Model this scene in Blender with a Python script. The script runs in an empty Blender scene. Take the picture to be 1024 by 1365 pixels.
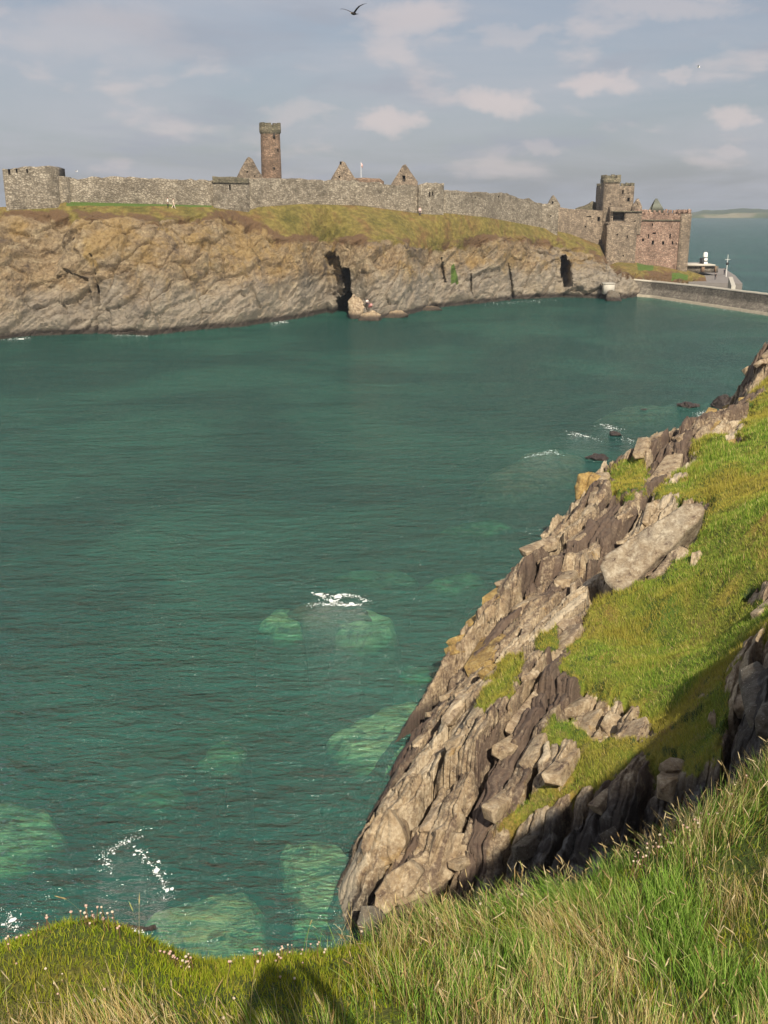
import bpy, bmesh, math, random
import numpy as np
from mathutils import Vector, Matrix
from math import radians, sin, cos, tan, pi

SC = bpy.context.scene
COL = SC.collection
rng = np.random.default_rng(7)
random.seed(7)

# ------------------------------------------------------------------ camera
H = 19.0                     # eye height above the sea
FPX = 1340.0                 # focal length in photo pixels (1024 x 1365)
PITCH = math.atan2(405.5, FPX)
SP, CP = sin(PITCH), cos(PITCH)
cam_d = bpy.data.cameras.new('camera'); cam = bpy.data.objects.new('camera', cam_d)
COL.objects.link(cam); SC.camera = cam
cam.location = (0, 0, H); cam.rotation_euler = (pi/2 - PITCH, 0, 0)
cam_d.sensor_fit = 'VERTICAL'; cam_d.sensor_height = 36.0; cam_d.lens = 36.0*FPX/1365.0
cam_d.clip_start = 0.05; cam_d.clip_end = 60000

# ------------------------------------------------------------------ sky, sun, exposure
SUN_EL, SUN_AZ = radians(41.3), radians(10)      # sun behind the viewer, a little to the right
sun_dir = Vector((sin(SUN_AZ)*cos(SUN_EL), -cos(SUN_AZ)*cos(SUN_EL), sin(SUN_EL)))   # towards the sun
sl = bpy.data.lights.new('sun', 'SUN'); sl.energy = 5.0; sl.angle = radians(0.5); sl.color = (1.0, 0.90, 0.74)
so = bpy.data.objects.new('sun', sl); COL.objects.link(so)
so.rotation_euler = sun_dir.to_track_quat('Z', 'Y').to_euler()
SC.view_settings.view_transform = 'Standard'; SC.view_settings.look = 'None'
SC.view_settings.gamma = 1.0; SC.view_settings.use_curve_mapping = False
SC.view_settings.exposure = 0.38

def node(nt, typ, props=None, **ins):
    n = nt.nodes.new(typ)
    for k, v in (props or {}).items(): setattr(n, k, v)
    for k, v in ins.items():
        key = k.replace('_', ' ')
        s = None
        for c in n.inputs:
            if c.name == key and c.enabled: s = c; break
        if s is None: s = n.inputs[int(k[1:])] if k[0] == 'i' and k[1:].isdigit() else n.inputs[key]
        if isinstance(v, bpy.types.NodeSocket): nt.links.new(v, s)
        else:
            try: s.default_value = v
            except Exception: s.default_value = (*v, 1.0)
    return n
def math_n(nt, op, a, b=0.0, c=0.0, clamp=False):
    n = nt.nodes.new('ShaderNodeMath'); n.operation = op; n.use_clamp = clamp
    for i, v in enumerate((a, b, c)):
        if isinstance(v, bpy.types.NodeSocket): nt.links.new(v, n.inputs[i])
        else: n.inputs[i].default_value = v
    return n.outputs[0]
def mixc(nt, f, a, b, blend='MIX'):
    n = nt.nodes.new('ShaderNodeMix'); n.data_type = 'RGBA'; n.blend_type = blend
    for s, v in ((n.inputs[0], f), (n.inputs[6], a), (n.inputs[7], b)):
        if isinstance(v, bpy.types.NodeSocket): nt.links.new(v, s)
        elif isinstance(v, (int, float)): s.default_value = v
        else: s.default_value = (*v[:3], 1.0)
    return n.outputs[2]
def ramp(nt, f, stops):
    n = nt.nodes.new('ShaderNodeValToRGB'); nt.links.new(f, n.inputs[0])
    e = n.color_ramp.elements
    while len(e) < len(stops): e.new(0.5)
    for k, (p, c) in zip(e, stops):
        k.position = p; k.color = (c, c, c, 1) if isinstance(c, (int, float)) else (*c, 1)
    return n.outputs[0]
def mapr(nt, v, a, b, c=0.0, d=1.0, smooth=True):
    n = nt.nodes.new('ShaderNodeMapRange'); nt.links.new(v, n.inputs[0])
    n.interpolation_type = 'SMOOTHSTEP' if smooth else 'LINEAR'
    for i, x in enumerate((a, b, c, d)): n.inputs[1+i].default_value = x
    return n.outputs[0]
def noise(nt, vec, scale, detail=4, rough=0.55, dist=0.0, col=False):
    n = node(nt, 'ShaderNodeTexNoise', Scale=scale, Detail=detail, Roughness=rough, Distortion=dist)
    if vec is not None: nt.links.new(vec, n.inputs['Vector'])
    return n.outputs['Color' if col else 'Fac']

W = bpy.data.worlds.new('World'); SC.world = W; W.use_nodes = True
nt = W.node_tree; nt.nodes.clear()
sky = node(nt, 'ShaderNodeTexSky', dict(sky_type='NISHITA', sun_disc=False, sun_elevation=SUN_EL,
           sun_rotation=pi - SUN_AZ, altitude=0.0, air_density=1.0, dust_density=2.2, ozone_density=1.2))
tc = node(nt, 'ShaderNodeTexCoord').outputs['Generated']
sep = node(nt, 'ShaderNodeSeparateXYZ', Vector=tc)
zz = math_n(nt, 'ADD', math_n(nt, 'ABSOLUTE', sep.outputs[2]), 0.16)
px = math_n(nt, 'DIVIDE', sep.outputs[0], zz); py = math_n(nt, 'DIVIDE', sep.outputs[1], zz)
cv = node(nt, 'ShaderNodeCombineXYZ', X=px, Y=py, Z=0.0).outputs[0]
# broad veil of thin cloud, everywhere
veil = mapr(nt, noise(nt, cv, 0.75, 5, 0.55, 0.6), 0.34, 0.66)
# scattered heaps of cumulus, seen low over the sea
cu_map = node(nt, 'ShaderNodeMapping', Vector=tc, Scale=(1.0, 1.0, 2.6), Location=(0.47, 0.2, 0.31)).outputs[0]
cn = noise(nt, cu_map, 9.5, 6, 0.52, 0.15)
cu = mapr(nt, cn, 0.52, 0.68)
cu = math_n(nt, 'MULTIPLY', cu, 0.45)
ry = math_n(nt, 'MAXIMUM', sep.outputs[1], 0.05)
az = math_n(nt, 'DIVIDE', sep.outputs[0], ry); el = math_n(nt, 'DIVIDE', sep.outputs[2], ry)
puff = None
ew = math_n(nt, 'MULTIPLY', math_n(nt, 'SUBTRACT', noise(nt, tc, 26, 5, 0.6), 0.5), 0.035); aw = math_n(nt, 'MULTIPLY', math_n(nt, 'SUBTRACT', noise(nt, cu_map, 19, 5, 0.6), 0.5), 0.09)
az_ = math_n(nt, 'ADD', az, aw); el_ = math_n(nt, 'ADD', el, ew)
for (cu_, cv_, cw_, ch_, ca_) in ((515, 160, 48, 16, 0.9), (668, 135, 55, 18, 0.9), (805, 108, 52, 14, 0.85), (975, 158, 34, 14, 0.8), (915, 97, 22, 10, 0.6), (545, 22, 75, 24, 0.75), (980, 205, 22, 10, 0.5), (720, 196, 26, 9, 0.4), (395, 150, 40, 14, 0.45), (690, 45, 46, 14, 0.4), (120, 40, 120, 34, 0.4), (880, 8, 110, 14, 0.5), (200, 70, 80, 20, 0.25)):
    dyy = FPX*CP + (682.5 - cv_)*SP; a0 = (cu_ - 512)/dyy; e0 = (-FPX*SP + (682.5 - cv_)*CP)/dyy
    da = math_n(nt, 'MULTIPLY', math_n(nt, 'SUBTRACT', az_, a0), dyy/cw_); de = math_n(nt, 'MULTIPLY', math_n(nt, 'SUBTRACT', el_, e0), dyy/ch_)
    r2 = math_n(nt, 'ADD', math_n(nt, 'MULTIPLY', da, da), math_n(nt, 'MULTIPLY', de, de))
    f_ = math_n(nt, 'MULTIPLY', mapr(nt, r2, 1.7, 0.1), ca_)
    puff = f_ if puff is None else math_n(nt, 'MAXIMUM', puff, f_)
cu = math_n(nt, 'MAXIMUM', cu, math_n(nt, 'MULTIPLY', puff, 0.72))
s01 = mixc(nt, 1.0, sky.outputs[0], (0.078, 0.078, 0.078), 'MULTIPLY')
c1 = mixc(nt, math_n(nt, 'MULTIPLY', veil, 0.62), s01, (0.50, 0.50, 0.53))
c1 = mixc(nt, math_n(nt, 'MULTIPLY', mapr(nt, noise(nt, cv, 1.25, 5, 0.55, 0.4), 0.48, 0.68), 0.75), c1, (0.29, 0.315, 0.375))
c1 = mixc(nt, 0.45, c1, (0.415, 0.43, 0.49))
c2 = mixc(nt, cu, c1, (0.68, 0.585, 0.56))
bg = node(nt, 'ShaderNodeBackground', Color=c2, Strength=0.84)
nt.links.new(bg.outputs[0], node(nt, 'ShaderNodeOutputWorld').inputs[0])

# ------------------------------------------------------------------ pixel -> place
SP, CP = sin(PITCH), cos(PITCH)
def tv(v):                                    # drop per metre forward for an image row
    v = np.asarray(v, float)
    return -(-FPX*SP + (682.5 - v)*CP)/(FPX*CP + (682.5 - v)*SP)
def P(u, v, y):                               # point seen at (u, v) that lies y metres forward
    u = np.asarray(u, float); v = np.asarray(v, float); y = np.asarray(y, float)
    dy = FPX*CP + (682.5 - v)*SP
    return np.stack(np.broadcast_arrays((u - 512)*y/dy, y, H - y*tv(v)), -1)
def PZ(u, v, z): return P(u, v, (H - np.asarray(z, float))/tv(v))
def proj(p):
    d = p - np.array([0, 0, H])
    f = d[..., 1]*CP - d[..., 2]*SP; up = d[..., 1]*SP + d[..., 2]*CP
    return 512 + FPX*d[..., 0]/f, 682.5 - FPX*up/f
def VP(u, v, y): return Vector(P(u, v, y))

# ------------------------------------------------------------------ numpy noise
def _hash(ix, iy, iz, seed=0):
    h = (ix.astype(np.int64)*374761393 + iy.astype(np.int64)*668265263 + iz.astype(np.int64)*2147483647 + seed*974634777) & 0xFFFFFFFF
    h = ((h ^ (h >> 13))*1274126177) & 0xFFFFFFFF
    h = ((h ^ (h >> 16))*2246822519) & 0xFFFFFFFF
    return ((h ^ (h >> 15)) & 0xFFFFFF)/float(0xFFFFFF)
def vnoise(p, seed=0):
    i = np.floor(p).astype(np.int64); f = p - i; f = f*f*f*(f*(f*6 - 15) + 10)
    r = 0
    for dx in (0, 1):
        for dy in (0, 1):
            for dz in (0, 1):
                w = (f[..., 0] if dx else 1 - f[..., 0])*(f[..., 1] if dy else 1 - f[..., 1])*(f[..., 2] if dz else 1 - f[..., 2])
                r = r + w*_hash(i[..., 0] + dx, i[..., 1] + dy, i[..., 2] + dz, seed)
    return r*2 - 1
def fbm(p, o=4, seed=0, g=0.5):
    r = 0; a = 1.0; t = 0
    for k in range(o):
        r = r + a*vnoise(p*(2.03**k) + 17.3*k, seed + k); t += a; a *= g
    return r/t
def ridge(p, o=4, seed=0):
    r = 0; a = 1.0; t = 0
    for k in range(o):
        r = r + a*(1 - np.abs(vnoise(p*(2.07**k) + 9.1*k, seed + k))*2); t += a; a *= 0.5
    return r/t
def worley(p, seed=0):
    i = np.floor(p).astype(np.int64); n = p.shape[:-1]
    f1 = np.full(n, 9.0); f2 = np.full(n, 9.0); idv = np.zeros(n)
    for dx in (-1, 0, 1):
        for dy in (-1, 0, 1):
            for dz in (-1, 0, 1):
                cx, cy, cz = i[..., 0] + dx, i[..., 1] + dy, i[..., 2] + dz
                d = np.sqrt((cx + _hash(cx, cy, cz, seed + 1) - p[..., 0])**2 + (cy + _hash(cx, cy, cz, seed + 2) - p[..., 1])**2
                            + (cz + _hash(cx, cy, cz, seed + 3) - p[..., 2])**2)
                m = d < f1
                f2 = np.where(m, f1, np.minimum(f2, d)); idv = np.where(m, _hash(cx, cy, cz, seed + 4), idv); f1 = np.where(m, d, f1)
    return f1, f2, idv
def sstep(x, a, b):
    t = np.clip((x - a)/(b - a), 0, 1); return t*t*(3 - 2*t)
def v3(x, y, z): return np.stack(np.broadcast_arrays(x, y, z), -1)
def interp(x, pts): return np.interp(x, [p[0] for p in pts], [p[1] for p in pts])
def poly_sd(u, v, poly):                      # signed distance in photo pixels, + inside
    u = np.asarray(u, float); v = np.asarray(v, float); ins = np.zeros(u.shape, bool); d = np.full(u.shape, 1e9)
    n = len(poly)
    for k in range(n):
        (x0, y0), (x1, y1) = poly[k], poly[(k+1) % n]
        if y0 != y1:
            c = (y0 > v) != (y1 > v)
            ins ^= c & (u < (x1 - x0)*(v - y0)/(y1 - y0) + x0)
        L = (x1-x0)**2 + (y1-y0)**2 + 1e-9
        t = np.clip(((u-x0)*(x1-x0) + (v-y0)*(y1-y0))/L, 0, 1)
        d = np.minimum(d, (u - x0 - t*(x1-x0))**2 + (v - y0 - t*(y1-y0))**2)
    d = np.sqrt(d)
    return np.where(ins, d, -d)

# ------------------------------------------------------------------ objects
def tag(o, label=None, cat=None, group=None, kind=None):
    if label: o['label'] = label
    if cat: o['category'] = cat
    if group: o['group'] = group
    if kind: o['kind'] = kind
    return o
def link(name, me, mats=None, parent=None, smooth=False):
    o = bpy.data.objects.new(name, me); COL.objects.link(o)
    if mats is not None:
        for m in (mats if isinstance(mats, (list, tuple)) else [mats]): me.materials.append(m)
    if parent is not None: o.parent = parent
    if smooth and len(me.polygons): me.polygons.foreach_set('use_smooth', np.ones(len(me.polygons), bool))
    return o
def empty(name, loc=(0, 0, 0), rz=0.0):
    o = bpy.data.objects.new(name, None); COL.objects.link(o); o.location = loc; o.rotation_euler.z = rz
    o.empty_display_size = 0.3
    return o
def np_mesh(name, verts, faces, attrs=None, cattrs=None, mat_idx=None):
    """faces: (n,3) or (n,4) array"""
    me = bpy.data.meshes.new(name); verts = np.asarray(verts, np.float32); faces = np.asarray(faces, np.int32)
    k = faces.shape[1]
    me.vertices.add(len(verts)); me.vertices.foreach_set('co', verts.ravel())
    me.loops.add(faces.size); me.loops.foreach_set('vertex_index', faces.ravel())
    me.polygons.add(len(faces)); me.polygons.foreach_set('loop_start', np.arange(0, faces.size, k, dtype=np.int32))
    me.polygons.foreach_set('loop_total', np.full(len(faces), k, np.int32))
    if mat_idx is not None: me.polygons.foreach_set('material_index', np.asarray(mat_idx, np.int32))
    for n, a in (attrs or {}).items():
        at = me.attributes.new(n, 'FLOAT', 'POINT'); at.data.foreach_set('value', np.asarray(a, np.float32).ravel())
    for n, a in (cattrs or {}).items():
        at = me.attributes.new(n, 'FLOAT_COLOR', 'POINT')
        a = np.asarray(a, np.float32); a = np.concatenate([a, np.ones((len(a), 1), np.float32)], 1)
        at.data.foreach_set('color', a.ravel())
    me.update(calc_edges=True); me.validate()
    return me
def grid_faces(nr, nc):
    i = np.arange(nr*nc).reshape(nr, nc)
    return np.stack([i[:-1, :-1], i[:-1, 1:], i[1:, 1:], i[1:, :-1]], -1).reshape(-1, 4)

# ------------------------------------------------------------------ materials
def mat(name, fn):
    m = bpy.data.materials.new(name); m.use_nodes = True
    nt = m.node_tree; b = nt.nodes['Principled BSDF']; fn(nt, b); return m
def plain(name, c, rough=0.8, var=0.25, scale=6.0):
    def fn(nt, b):
        t = node(nt, 'ShaderNodeTexCoord').outputs['Object']
        f = noise(nt, t, scale, 4, 0.6)
        nt.links.new(mixc(nt, f, tuple(x*(1-var) for x in c), tuple(min(1, x*(1+var)) for x in c)), b.inputs['Base Color'])
        b.inputs['Roughness'].default_value = rough
    return mat(name, fn)
def geo_pos(nt): return node(nt, 'ShaderNodeNewGeometry').outputs['Position']
def bump(nt, b, h, strength, dist, prev=None):
    n = node(nt, 'ShaderNodeBump', Height=h, Strength=strength, Distance=dist)
    if prev is not None: nt.links.new(prev, n.inputs['Normal'])
    nt.links.new(n.outputs[0], b.inputs['Normal']); return n.outputs[0]

def rock_color(nt, pos, k=1.0, tone=(1, 1, 1), lichen=0.5, wet=True):
    """weathered slate-sandstone: buff and grey, ochre and pale lichen, black band near the water"""
    n1 = noise(nt, pos, 0.55*k, 5, 0.6); n2 = noise(nt, pos, 2.6*k, 5, 0.65, 0.4); n3 = noise(nt, pos, 9.0*k, 5, 0.65)
    c = ramp(nt, n1, [(0.30, (0.21*tone[0], 0.155*tone[1], 0.105*tone[2])), (0.50, (0.38*tone[0], 0.285*tone[1], 0.175*tone[2])), (0.70, (0.36*tone[0], 0.295*tone[1], 0.205*tone[2]))])
    c = mixc(nt, mapr(nt, n2, 0.46, 0.68), c, (0.56*tone[0], 0.46*tone[1], 0.315*tone[2]))
    c = mixc(nt, math_n(nt, 'MULTIPLY', mapr(nt, n2, 0.45, 0.30), 0.9), c, (0.10, 0.062, 0.047))
    lo = noise(nt, pos, 1.3*k, 4, 0.6, 0.8)
    c = mixc(nt, math_n(nt, 'MULTIPLY', mapr(nt, lo, 0.60, 0.72), lichen), c, (0.42, 0.26, 0.07))
    c = mixc(nt, mapr(nt, n3, 0.30, 0.72), mixc(nt, 1.0, c, (0.62, 0.58, 0.55), 'MULTIPLY'), c)
    c = mixc(nt, math_n(nt, 'MULTIPLY', mapr(nt, noise(nt, pos, 22*k, 3, 0.5), 0.62, 0.70), 0.5), c, (0.55, 0.50, 0.42))
    if wet:
        z = node(nt, 'ShaderNodeSeparateXYZ', Vector=pos).outputs[2]
        zz = math_n(nt, 'SUBTRACT', z, math_n(nt, 'MULTIPLY', n2, 1.0))
        c = mixc(nt, math_n(nt, 'MULTIPLY', mapr(nt, zz, 0.75, 0.0), 0.92), c, (0.030, 0.022, 0.018))
    return c, n2, n3

def grass_color(nt, pos, k=1.0):
    g1 = noise(nt, pos, 0.35*k, 5, 0.6, 0.5); g2 = noise(nt, pos, 1.6*k, 4, 0.6); g3 = noise(nt, pos, 14*k, 3, 0.6)
    c = ramp(nt, g1, [(0.34, (0.08, 0.15, 0.010)), (0.47, (0.17, 0.21, 0.016)), (0.57, (0.29, 0.25, 0.035)), (0.68, (0.24, 0.14, 0.04))])
    c = mixc(nt, mapr(nt, g2, 0.52, 0.72), c, (0.23, 0.185, 0.05))
    c = mixc(nt, mapr(nt, g2, 0.46, 0.32), c, (0.04, 0.07, 0.012))
    c = mixc(nt, mapr(nt, g3, 0.35, 0.70), mixc(nt, 1.0, c, (0.6, 0.62, 0.55), 'MULTIPLY'), c)
    return c

def m_headland(nt, b):
    pos = geo_pos(nt)
    rc, n2, n3 = rock_color(nt, pos, 1.0, lichen=0.55)
    at = node(nt, 'ShaderNodeAttribute', dict(attribute_name='veg')).outputs['Fac']
    dk = node(nt, 'ShaderNodeAttribute', dict(attribute_name='slate')).outputs['Fac']
    bd = node(nt, 'ShaderNodeAttribute', dict(attribute_name='bed')).outputs['Fac']
    bd = math_n(nt, 'ADD', bd, math_n(nt, 'MULTIPLY', math_n(nt, 'SUBTRACT', n3, 0.5), 0.5))
    rc = mixc(nt, math_n(nt, 'MULTIPLY', mapr(nt, bd, 0.50, 0.24), 0.85), rc, (0.085, 0.055, 0.043))
    rc = mixc(nt, math_n(nt, 'MULTIPLY', mapr(nt, bd, 0.56, 0.80), 0.6), rc, (0.60, 0.51, 0.37))
    rc = mixc(nt, math_n(nt, 'MULTIPLY', dk, 0.85), rc, mixc(nt, mapr(nt, n2, 0.45, 0.7), (0.024, 0.022, 0.021), (0.14, 0.138, 0.135)))  # slate tone taken darker to deepen the gully's shade
    gc = grass_color(nt, pos)
    f = mapr(nt, math_n(nt, 'ADD', at, math_n(nt, 'MULTIPLY', math_n(nt, 'SUBTRACT', noise(nt, pos, 5.0, 5, 0.65), 0.5), 0.7)), 0.42, 0.58)
    nt.links.new(mixc(nt, f, rc, gc), b.inputs['Base Color']); b.inputs['Roughness'].default_value = 0.93
    h = math_n(nt, 'ADD', math_n(nt, 'MULTIPLY', noise(nt, pos, 7, 6, 0.7), 1.0), math_n(nt, 'MULTIPLY', noise(nt, pos, 30, 4, 0.6), 0.35))
    bump(nt, b, h, 0.8, 0.10)
MAT_HEAD = mat('headland_rock_and_turf', m_headland)

def m_rock(nt, b, tone=(1, 1, 1), lichen=0.4, k=1.0, wet=True):
    pos = geo_pos(nt)
    c, n2, n3 = rock_color(nt, pos, k, tone, lichen, wet)
    nt.links.new(c, b.inputs['Base Color']); b.inputs['Roughness'].default_value = 0.92
    bump(nt, b, math_n(nt, 'ADD', noise(nt, pos, 6*k, 6, 0.7), math_n(nt, 'MULTIPLY', noise(nt, pos, 28*k, 4, 0.6), 0.35)), 0.85, 0.09/k)
MAT_ROCK = mat('buff_rock', lambda nt, b: m_rock(nt, b))
MAT_PALE = mat('pale_slab_rock', lambda nt, b: m_rock(nt, b, (1.05, 1.06, 1.10), 0.12))
MAT_OCHRE = mat('lichen_covered_rock', lambda nt, b: m_rock(nt, b, (0.95, 0.84, 0.46), 0.9))
MAT_SLAB = mat('grey_buff_slab_rock', lambda nt, b: m_rock(nt, b, (0.88, 0.93, 1.02), 0.08))
MAT_GREYROCK = mat('grey_slate_rock', lambda nt, b: m_rock(nt, b, (0.36, 0.40, 0.47), 0.1))
MAT_PINK = mat('pink_grey_rock', lambda nt, b: m_rock(nt, b, (1.22, 1.12, 1.20), 0.05))
def m_wet(nt, b):
    pos = geo_pos(nt); n = noise(nt, pos, 3, 5, 0.6)
    nt.links.new(mixc(nt, n, (0.012, 0.010, 0.009), (0.065, 0.045, 0.035)), b.inputs['Base Color'])
    b.inputs['Roughness'].default_value = 0.45
    bump(nt, b, noise(nt, pos, 5, 6, 0.7), 0.9, 0.12)
MAT_WET = mat('wet_black_rock', m_wet)
def m_sub(nt, b, c0, c1):
    pos = geo_pos(nt); n = noise(nt, pos, 1.4, 6, 0.65, 0.5)
    z = math_n(nt, 'ADD', node(nt, 'ShaderNodeSeparateXYZ', Vector=pos).outputs[2], math_n(nt, 'MULTIPLY', noise(nt, pos, 0.8, 4, 0.6), 0.8))
    weed = math_n(nt, 'MAXIMUM', mapr(nt, z, -0.30, -1.0), math_n(nt, 'MULTIPLY', mapr(nt, noise(nt, pos, 0.75, 5, 0.65, 0.8), 0.50, 0.38), 0.75))  # weed patches; the depth term paints in the dimming of deeper water
    nt.links.new(mixc(nt, weed, mixc(nt, mapr(nt, n, 0.3, 0.7), c0, c1), (0.045, 0.05, 0.025)), b.inputs['Base Color']); b.inputs['Roughness'].default_value = 0.95
    bump(nt, b, n, 0.6, 0.2)
MAT_SUB = mat('weedy_underwater_rock', lambda nt, b: m_sub(nt, b, (0.30, 0.32, 0.13), (0.80, 0.78, 0.42)))
MAT_KELP = mat('brown_weed_rock', lambda nt, b: m_sub(nt, b, (0.07, 0.035, 0.02), (0.26, 0.15, 0.09)))
def m_bed(nt, b):
    pos = geo_pos(nt); n = noise(nt, pos, 0.10, 6, 0.6, 0.6)
    nt.links.new(ramp(nt, n, [(0.40, (0.035, 0.045, 0.03)), (0.55, (0.12, 0.14, 0.08)), (0.68, (0.30, 0.34, 0.18))]), b.inputs['Base Color'])
MAT_BED = mat('seabed_sand_and_weed', m_bed)

def m_islet(nt, b):
    pos = geo_pos(nt)
    sq = node(nt, 'ShaderNodeMapping', Vector=pos, Rotation=(0.0, 0.6, 0.0), Scale=(0.6, 0.6, 1.5)).outputs[0]
    n1 = noise(nt, pos, 0.09, 5, 0.6, 0.6); n2 = noise(nt, sq, 0.45, 6, 0.65, 0.4); n3 = noise(nt, pos, 2.0, 5, 0.7)
    c = ramp(nt, n1, [(0.34, (0.165, 0.130, 0.090)), (0.50, (0.30, 0.215, 0.120)), (0.66, (0.29, 0.230, 0.150))])
    c = mixc(nt, mapr(nt, n2, 0.46, 0.70), c, (0.42, 0.335, 0.21))
    c = mixc(nt, math_n(nt, 'MULTIPLY', mapr(nt, n2, 0.47, 0.30), 0.85), c, (0.085, 0.060, 0.042))
    lo = noise(nt, pos, 0.16, 5, 0.65, 0.9)
    c = mixc(nt, math_n(nt, 'MULTIPLY', mapr(nt, lo, 0.54, 0.68), 0.7), c, (0.34, 0.225, 0.065))
    c = mixc(nt, mapr(nt, n3, 0.30, 0.70), mixc(nt, 1.0, c, (0.55, 0.52, 0.50), 'MULTIPLY'), c)
    gz = math_n(nt, 'ADD', node(nt, 'ShaderNodeSeparateXYZ', Vector=pos).outputs[2], math_n(nt, 'MULTIPLY', math_n(nt, 'SUBTRACT', noise(nt, pos, 0.15, 4, 0.6), 0.5), 16.0))
    c = mixc(nt, mapr(nt, gz, 10.0, 4.0, 0.0, 0.62), c, mixc(nt, n2, (0.15, 0.135, 0.115), (0.40, 0.36, 0.30)))
    oc = node(nt, 'ShaderNodeAttribute', dict(attribute_name='ochre')).outputs['Fac']
    oj = math_n(nt, 'MULTIPLY', math_n(nt, 'SUBTRACT', noise(nt, pos, 0.45, 6, 0.7), 0.5), 1.4)
    c = mixc(nt, math_n(nt, 'MULTIPLY', mapr(nt, math_n(nt, 'ADD', oc, oj), 0.30, 0.80), 0.65), c, mixc(nt, n3, (0.18, 0.105, 0.045), (0.37, 0.26, 0.09)))
    at = node(nt, 'ShaderNodeAttribute', dict(attribute_name='veg')).outputs['Fac']
    hb = node(nt, 'ShaderNodeAttribute', dict(attribute_name='heather')).outputs['Fac']
    gr = node(nt, 'ShaderNodeAttribute', dict(attribute_name='green')).outputs['Fac']
    g1 = noise(nt, pos, 0.22, 5, 0.65, 0.5); g2 = noise(nt, pos, 1.1, 5, 0.7)
    gc = ramp(nt, g1, [(0.32, (0.13, 0.115, 0.022)), (0.50, (0.235, 0.185, 0.048)), (0.66, (0.21, 0.125, 0.045))])
    gc = mixc(nt, mapr(nt, g2, 0.36, 0.68), mixc(nt, 1.0, gc, (0.55, 0.55, 0.5), 'MULTIPLY'), gc)
    jit = math_n(nt, 'ADD', math_n(nt, 'MULTIPLY', math_n(nt, 'SUBTRACT', noise(nt, pos, 0.5, 6, 0.7), 0.5), 1.0), math_n(nt, 'MULTIPLY', math_n(nt, 'SUBTRACT', noise(nt, pos, 0.13, 3, 0.6), 0.5), 0.9))
    fh = mapr(nt, math_n(nt, 'ADD', hb, jit), 0.40, 0.60)
    gc = mixc(nt, math_n(nt, 'MULTIPLY', fh, 0.85), gc, (0.115, 0.062, 0.035))
    gc = mixc(nt, mapr(nt, math_n(nt, 'ADD', gr, jit), 0.4, 0.6), gc, (0.075, 0.125, 0.02))
    f = mapr(nt, math_n(nt, 'ADD', at, jit), 0.42, 0.58)
    f2 = math_n(nt, 'MAXIMUM', f, mapr(nt, math_n(nt, 'ADD', gr, jit), 0.4, 0.6))
    c = mixc(nt, f2, c, gc)
    z = math_n(nt, 'SUBTRACT', node(nt, 'ShaderNodeSeparateXYZ', Vector=pos).outputs[2], math_n(nt, 'MULTIPLY', n2, 1.6))
    c = mixc(nt, math_n(nt, 'MULTIPLY', mapr(nt, z, 0.5, -0.25), 0.92), c, (0.030, 0.022, 0.018))
    nt.links.new(c, b.inputs['Base Color']); b.inputs['Roughness'].default_value = 0.95
    bump(nt, b, math_n(nt, 'ADD', noise(nt, pos, 1.3, 6, 0.7), math_n(nt, 'MULTIPLY', n2, 0.7)), 1.0, 0.55)
MAT_ISLE = mat('islet_cliff_and_grass', m_islet)

def m_masonry(nt, b, c0, c1, mortar=(0.10, 0.085, 0.065), k=1.0):
    """random rubble: each stone its own tone, recessed joints"""
    pos = geo_pos(nt)
    mp = node(nt, 'ShaderNodeMapping', Vector=pos, Scale=(2.4*k, 2.4*k, 4.2*k)).outputs[0]
    wv = node(nt, 'ShaderNodeMix', dict(data_type='VECTOR')); nt.links.new(mp, wv.inputs[4])
    nv = noise(nt, pos, 2.0, 3, 0.5, 0, True); wv.inputs[0].default_value = 0.10; nt.links.new(nv, wv.inputs[5])
    vo = node(nt, 'ShaderNodeTexVoronoi', dict(feature='F1'), Scale=1.0, Vector=wv.outputs[1])
    ve = node(nt, 'ShaderNodeTexVoronoi', dict(feature='DISTANCE_TO_EDGE'), Scale=1.0, Vector=wv.outputs[1])
    tone = node(nt, 'ShaderNodeSeparateColor', Color=vo.outputs['Color']).outputs[0]
    big = noise(nt, pos, 0.25, 5, 0.65)
    c = mixc(nt, tone, c0, c1)
    c = mixc(nt, mapr(nt, big, 0.40, 0.66, 0.0, 0.55), c, tuple(x*0.55 for x in c0))
    c = mixc(nt, mapr(nt, noise(nt, pos, 0.6, 4, 0.6), 0.58, 0.7, 0.0, 0.5), c, (c1[0]*1.2, c1[1]*1.22, c1[2]*1.2))
    st_ = noise(nt, pos, 0.9, 6, 0.7, 0.3)
    c = mixc(nt, mapr(nt, st_, 0.50, 0.30, 0.0, 0.75), c, tuple(x*0.38 for x in c0))
    c = mixc(nt, mapr(nt, st_, 0.54, 0.70, 0.0, 0.6), c, tuple(min(0.62, x*1.3) for x in c1))
    e = mapr(nt, ve.outputs['Distance'], 0.03, 0.13)
    c = mixc(nt, math_n(nt, 'MULTIPLY', math_n(nt, 'SUBTRACT', 1.0, e), 0.55), c, mortar)
    nt.links.new(c, b.inputs['Base Color']); b.inputs['Roughness'].default_value = 0.95
    bump(nt, b, math_n(nt, 'ADD', e, math_n(nt, 'MULTIPLY', tone, 0.9)), 0.8, 0.10)
MAT_WALL = mat('grey_rubble_wall', lambda nt, b: m_masonry(nt, b, (0.20, 0.165, 0.12), (0.42, 0.365, 0.285)))
MAT_KEEP = mat('tan_rubble_wall', lambda nt, b: m_masonry(nt, b, (0.21, 0.16, 0.115), (0.42, 0.33, 0.24)))
MAT_RED = mat('red_sandstone_wall', lambda nt, b: m_masonry(nt, b, (0.27, 0.165, 0.12), (0.44, 0.30, 0.225)))
MAT_TOWER = mat('brown_sandstone_tower', lambda nt, b: m_masonry(nt, b, (0.21, 0.135, 0.09), (0.36, 0.24, 0.165)))
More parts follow.
